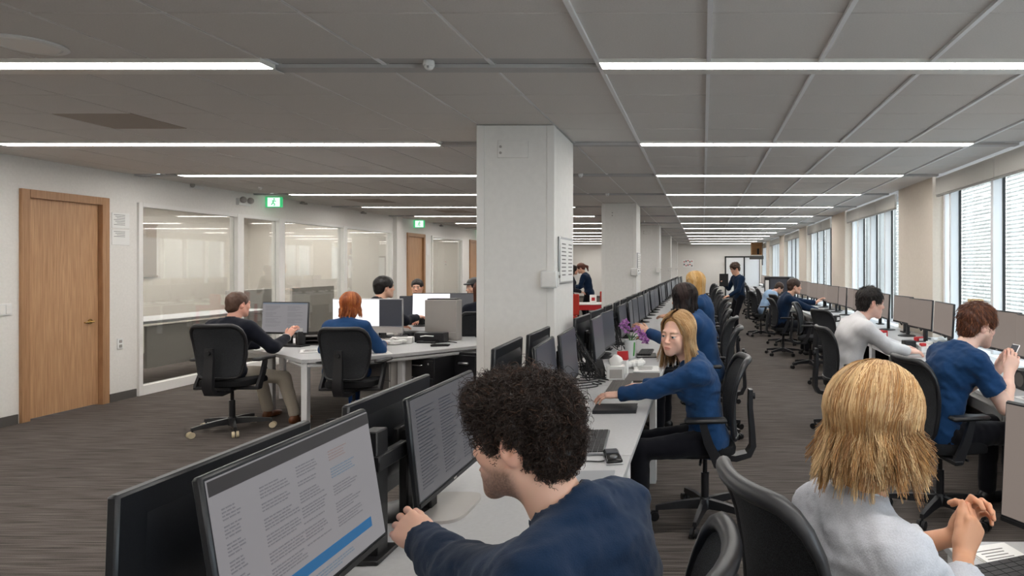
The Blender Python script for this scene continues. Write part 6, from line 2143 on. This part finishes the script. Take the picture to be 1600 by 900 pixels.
# odds and ends towards the far end of the window desks
g = random.Random(12)
names = [('cup', 'white paper cup'), ('papers', 'loose white sheets'), ('keyboard', 'black keyboard'), ('box', 'small coloured carton')]
for k in range(22):
    y = 8.1 + 0.62 * k
    x = 2.12 + 0.3 * g.random()
    w = 'on the window desks, %s step past the man in the white shirt' % (ORD[k] if k < 20 else 'far')
    kind = (k * 7 + 3) % 4
    if kind == 0: cup((x, y, ZD), 'white paper cup ' + w, group='cups on the window desks')
    elif kind == 1: papers((x + 0.05, y, ZD), g.uniform(-0.5, 0.5), 'loose white sheets ' + w, 3, group='papers on the window desks')
    elif kind == 2: keyboard((2.28, y, ZD), RZ_W, 'black keyboard ' + w, 0.42, 0.14, 'black', 'key', rows=4, cols=12, group='black keyboards on the window desks')
    else:
        col = ['red', 'yellow', 'blue', 'paper', 'notebook'][k % 5]
        r = empty('carton', (x, y, ZD), g.random(), label=('%s carton ' % {'red': 'red', 'yellow': 'yellow', 'blue': 'blue', 'paper': 'white', 'notebook': 'black'}[col]) + w, cat='box', group='cartons on the window desks')
        MB().box((0, 0, 0.05), (0.14, 0.09, 0.10), r=0.004).build('case', M[col], r)
        MB().box((0, -0.046, 0.05), (0.08, 0.002, 0.05)).build('label', M['paper'], r)
for k, y in enumerate((7.2, 9.9, 11.4, 13.0)):
    p = pedestal(2.62, y, -PI / 2, 'ped_black', 'black drawer pedestal under the window desks, %s one from the front' % ORD[k], 3, 0.4, 0.58)
r = empty('black_box_screen', (2.1, 17.6, ZD), -0.5, label='large black box screen standing on the far window desks', cat='monitor')
MB().box((0, 0, 0.32), (0.75, 0.35, 0.62), r=0.02).build('casing', M['ped_black'], r)
MB().box((0.06, -0.178, 0.34), (0.5, 0.01, 0.46)).build('display', M['scr_dark'], r)
MB().box((-0.28, -0.178, 0.3), (0.1, 0.012, 0.46)).build('side_strip', M['paper'], r)

# --- folder of the standing man
r = empty('folder', (0.50, 15.30, 1.22), face(0.3, 0.95), label='grey folder held up by the standing man', cat='folder')
MB().box((0, 0.02, 0.1), (0.22, 0.02, 0.30), r=0.004).build('cover', M['housing'], r)
MB().box((0, 0.033, 0.1), (0.2, 0.006, 0.28)).build('pages', M['paper'], r)

# --- office-side tables
def T_(px, py):
    return D(px, py)
keyboard(T_(455, 541), face(0.2, 1), 'black keyboard beside the man in the dark jumper', 0.38, 0.14, 'black', 'key', group=None)
r = empty('thermos', T_(471, 541), 0, label='black thermos between the two desks on the office side', cat='bottle')
MB().lathe([(0.04, 0), (0.042, 0.01), (0.042, 0.15), (0.03, 0.17)], n=18).build('body', M['black'], r)
MB().lathe([(0.032, 0.17), (0.034, 0.175), (0.034, 0.205), (0.028, 0.21)], n=18).build('lid', M['slot'], r)
papers(T_(487, 549), 0.5, 'white sheets between the man in the dark jumper and the red haired woman', 4)
r = empty('desk_organiser', T_(489, 538), 0.3, label='brown letter tray on the table left of the red haired woman', cat='tray')
for k in range(3):
    q = MB().box((0, 0, 0.01 + 0.045 * k), (0.3, 0.22, 0.008))
    q.box((-0.146, 0, 0.03 + 0.045 * k), (0.008, 0.22, 0.04)); q.box((0.146, 0, 0.03 + 0.045 * k), (0.008, 0.22, 0.04)); q.box((0, 0.106, 0.03 + 0.045 * k), (0.29, 0.008, 0.04))
    q.build('tray_shelf', M['baseboard'], r)
r = empty('tape_roll', T_(590, 547), 0, label='yellow tape roll beside the elbow of the red haired woman', cat='tape')
q = MB()
q.loft([[(0.02 * math.sin(t) + 0.02, -0.055 * math.cos(t), 0.062 - 0.055 * math.sin(t)) for t in np.linspace(0, 2 * PI, 25)[:-1]]] * 1 + [[(0.07, -0.055 * math.cos(t), 0.062 - 0.055 * math.sin(t)) for t in np.linspace(0, 2 * PI, 25)[:-1]]])
q = MB().tube([(0.0, 0.05 * math.cos(t), 0.07 + 0.05 * math.sin(t)) for t in np.linspace(0, 2 * PI, 25)[:-1]], 0.02, n=8, loop=True)
q.build('roll', M['yellow'], r)
MB().box((0, 0, 0.01), (0.06, 0.12, 0.02), r=0.004).build('stand', M['black'], r)
for k, (px, py, lab) in enumerate([(612, 538, 'crumpled white plastic wrap beside the yellow tape roll'), (628, 536, 'white carton on top of the pile in front of the grey computer back')]):
    if k == 0:
        r = empty('plastic_wrap', T_(px, py), 0.4, label=lab, cat='wrap')
        q = MB()
        g = random.Random(3)
        for j in range(9):
            q.ball((g.uniform(-0.16, 0.16), g.uniform(-0.08, 0.08), 0.02 + g.uniform(0, 0.02)), (0.055 + 0.03 * g.random(), 0.04, 0.024), n=7, m=5)
        q.build('film', M['paper'], r, angle=10)
        MB().tube([(-0.18, 0, 0.02), (-0.1, 0.05, 0.06), (0.02, 0.02, 0.065), (0.12, -0.03, 0.03)], 0.008, n=6).build('strap', M['greypanel'], r)
    else:
        r = empty('carton', T_(px, py), 0.3, label=lab, cat='box')
        MB().box((0, 0, 0.035), (0.24, 0.17, 0.07), r=0.004).build('case', M['paper'], r)
        MB().box((0, 0, 0.071), (0.12, 0.08, 0.002)).build('label', M['ped_grey'], r)
r = empty('phone', T_(668, 536), -0.1, label='flat black handheld scanner lying on the angled table', cat='phone')
MB().box((0, 0, 0.013), (0.24, 0.085, 0.024), r=0.006).build('case', M['black'], r)
MB().box((0.02, 0, 0.0262), (0.14, 0.06, 0.001)).build('display', M['black_gloss'], r)
r = empty('phone', T_(688, 541), 0.15, label='black phone with a coiled cable near the column on the angled table', cat='phone')
MB().box((0, 0, 0.012), (0.2, 0.08, 0.022), r=0.006).build('case', M['black'], r)
MB().box((0, 0, 0.0242), (0.15, 0.065, 0.001)).build('display', M['black_gloss'], r)
x, y, z = T_(690, 537)
cable('cord', [(-0.1, -0.06, 0.01), (-0.06, 0.05, 0.006), (0.08, 0.10, 0.008), (0.17, 0.02, 0.01), (0.10, -0.04, 0.03)], 0.005, 'black cord looped round the phone near the column', (x, y, z))
mouse(T_(640, 533), 0.4, 'black mouse in front of the black box on the angled table', 'black')
papers(T_(593, 552), 0.6, 'single white sheet beside the chair of the red haired woman', 1)
papers((-3.75, 9.3, ZD), 0.2, 'papers in front of the man in the black cap', 4)
keyboard((-3.55, 9.30, ZD), 0.0, 'black keyboard in front of the dark grey monitor by the column', 0.40, 0.14, 'black', 'key', group=None)

# --- red corner between the columns
r = empty('cafe_table', (-2.75, 15.7, 0), 0.1, label='white topped table with a red apron between the two nearest columns', cat='table')
MB().box((0, 0, 0.735), (1.1, 0.7, 0.03), r=0.004).build('top', M['paper'], r)
MB().box((0, -0.32, 0.66), (1.0, 0.03, 0.13), r=0.004).build('apron', M['red'], r)
for sx in (-1, 1):
    for sy in (-1, 1):
        MB().box((sx * 0.5, sy * 0.3, 0.36), (0.05, 0.05, 0.72), r=0.004).build('leg', M['red'], r)
def red_chair(x, y, rz, label):
    r = empty('side_chair', (x, y, 0), rz, label=label, cat='chair', group='red chairs')
    MB().box((0, 0, 0.45), (0.44, 0.42, 0.05), r=0.015).build('seat', M['redfab'], r)
    MB().box((0, -0.2, 0.75), (0.44, 0.045, 0.5), r=0.02).build('backrest', M['redfab'], r)
    for sx in (-1, 1):
        MB().box((sx * 0.2, 0.17, 0.215), (0.035, 0.035, 0.43)).build('leg', M['black'], r)
        MB().box((sx * 0.2, -0.19, 0.30), (0.035, 0.035, 0.60)).build('leg', M['black'], r)
red_chair(-3.18, 15.05, 0.5, 'red chair left of the white topped table between the columns')
red_chair(-2.5, 16.35, 2.9, 'red chair behind the white topped table between the columns')
r = empty('carton', (-2.68, 15.65, 0.75), 0.2, label='white carton on the red apron table between the columns', cat='box')
MB().box((0, 0, 0.10), (0.16, 0.14, 0.2), r=0.004).build('case', M['paper'], r)
MB().box((0, -0.071, 0.1), (0.08, 0.002, 0.08)).build('label', M['red'], r)
r = empty('white_cabinet', (-3.62, 16.9, 0), 0, label='white low cabinet with papers in front of the standing woman with the ponytail', cat='cabinet')
MB().box((0, 0, 0.45), (0.5, 0.6, 0.9), r=0.006).build('casing', M['trim'], r)
for k in range(3):
    dr = MB().box((0.0, -0.308, 0.18 + 0.28 * k), (0.47, 0.016, 0.26), r=0.003).build('drawer', M['white_plastic'], r)
    MB().box((0.0, -0.325, 0.24 + 0.28 * k), (0.12, 0.02, 0.015), r=0.004).build('handle', M['steel'], dr)
for b, c in ((0, 1), (1, 2)):
    pass
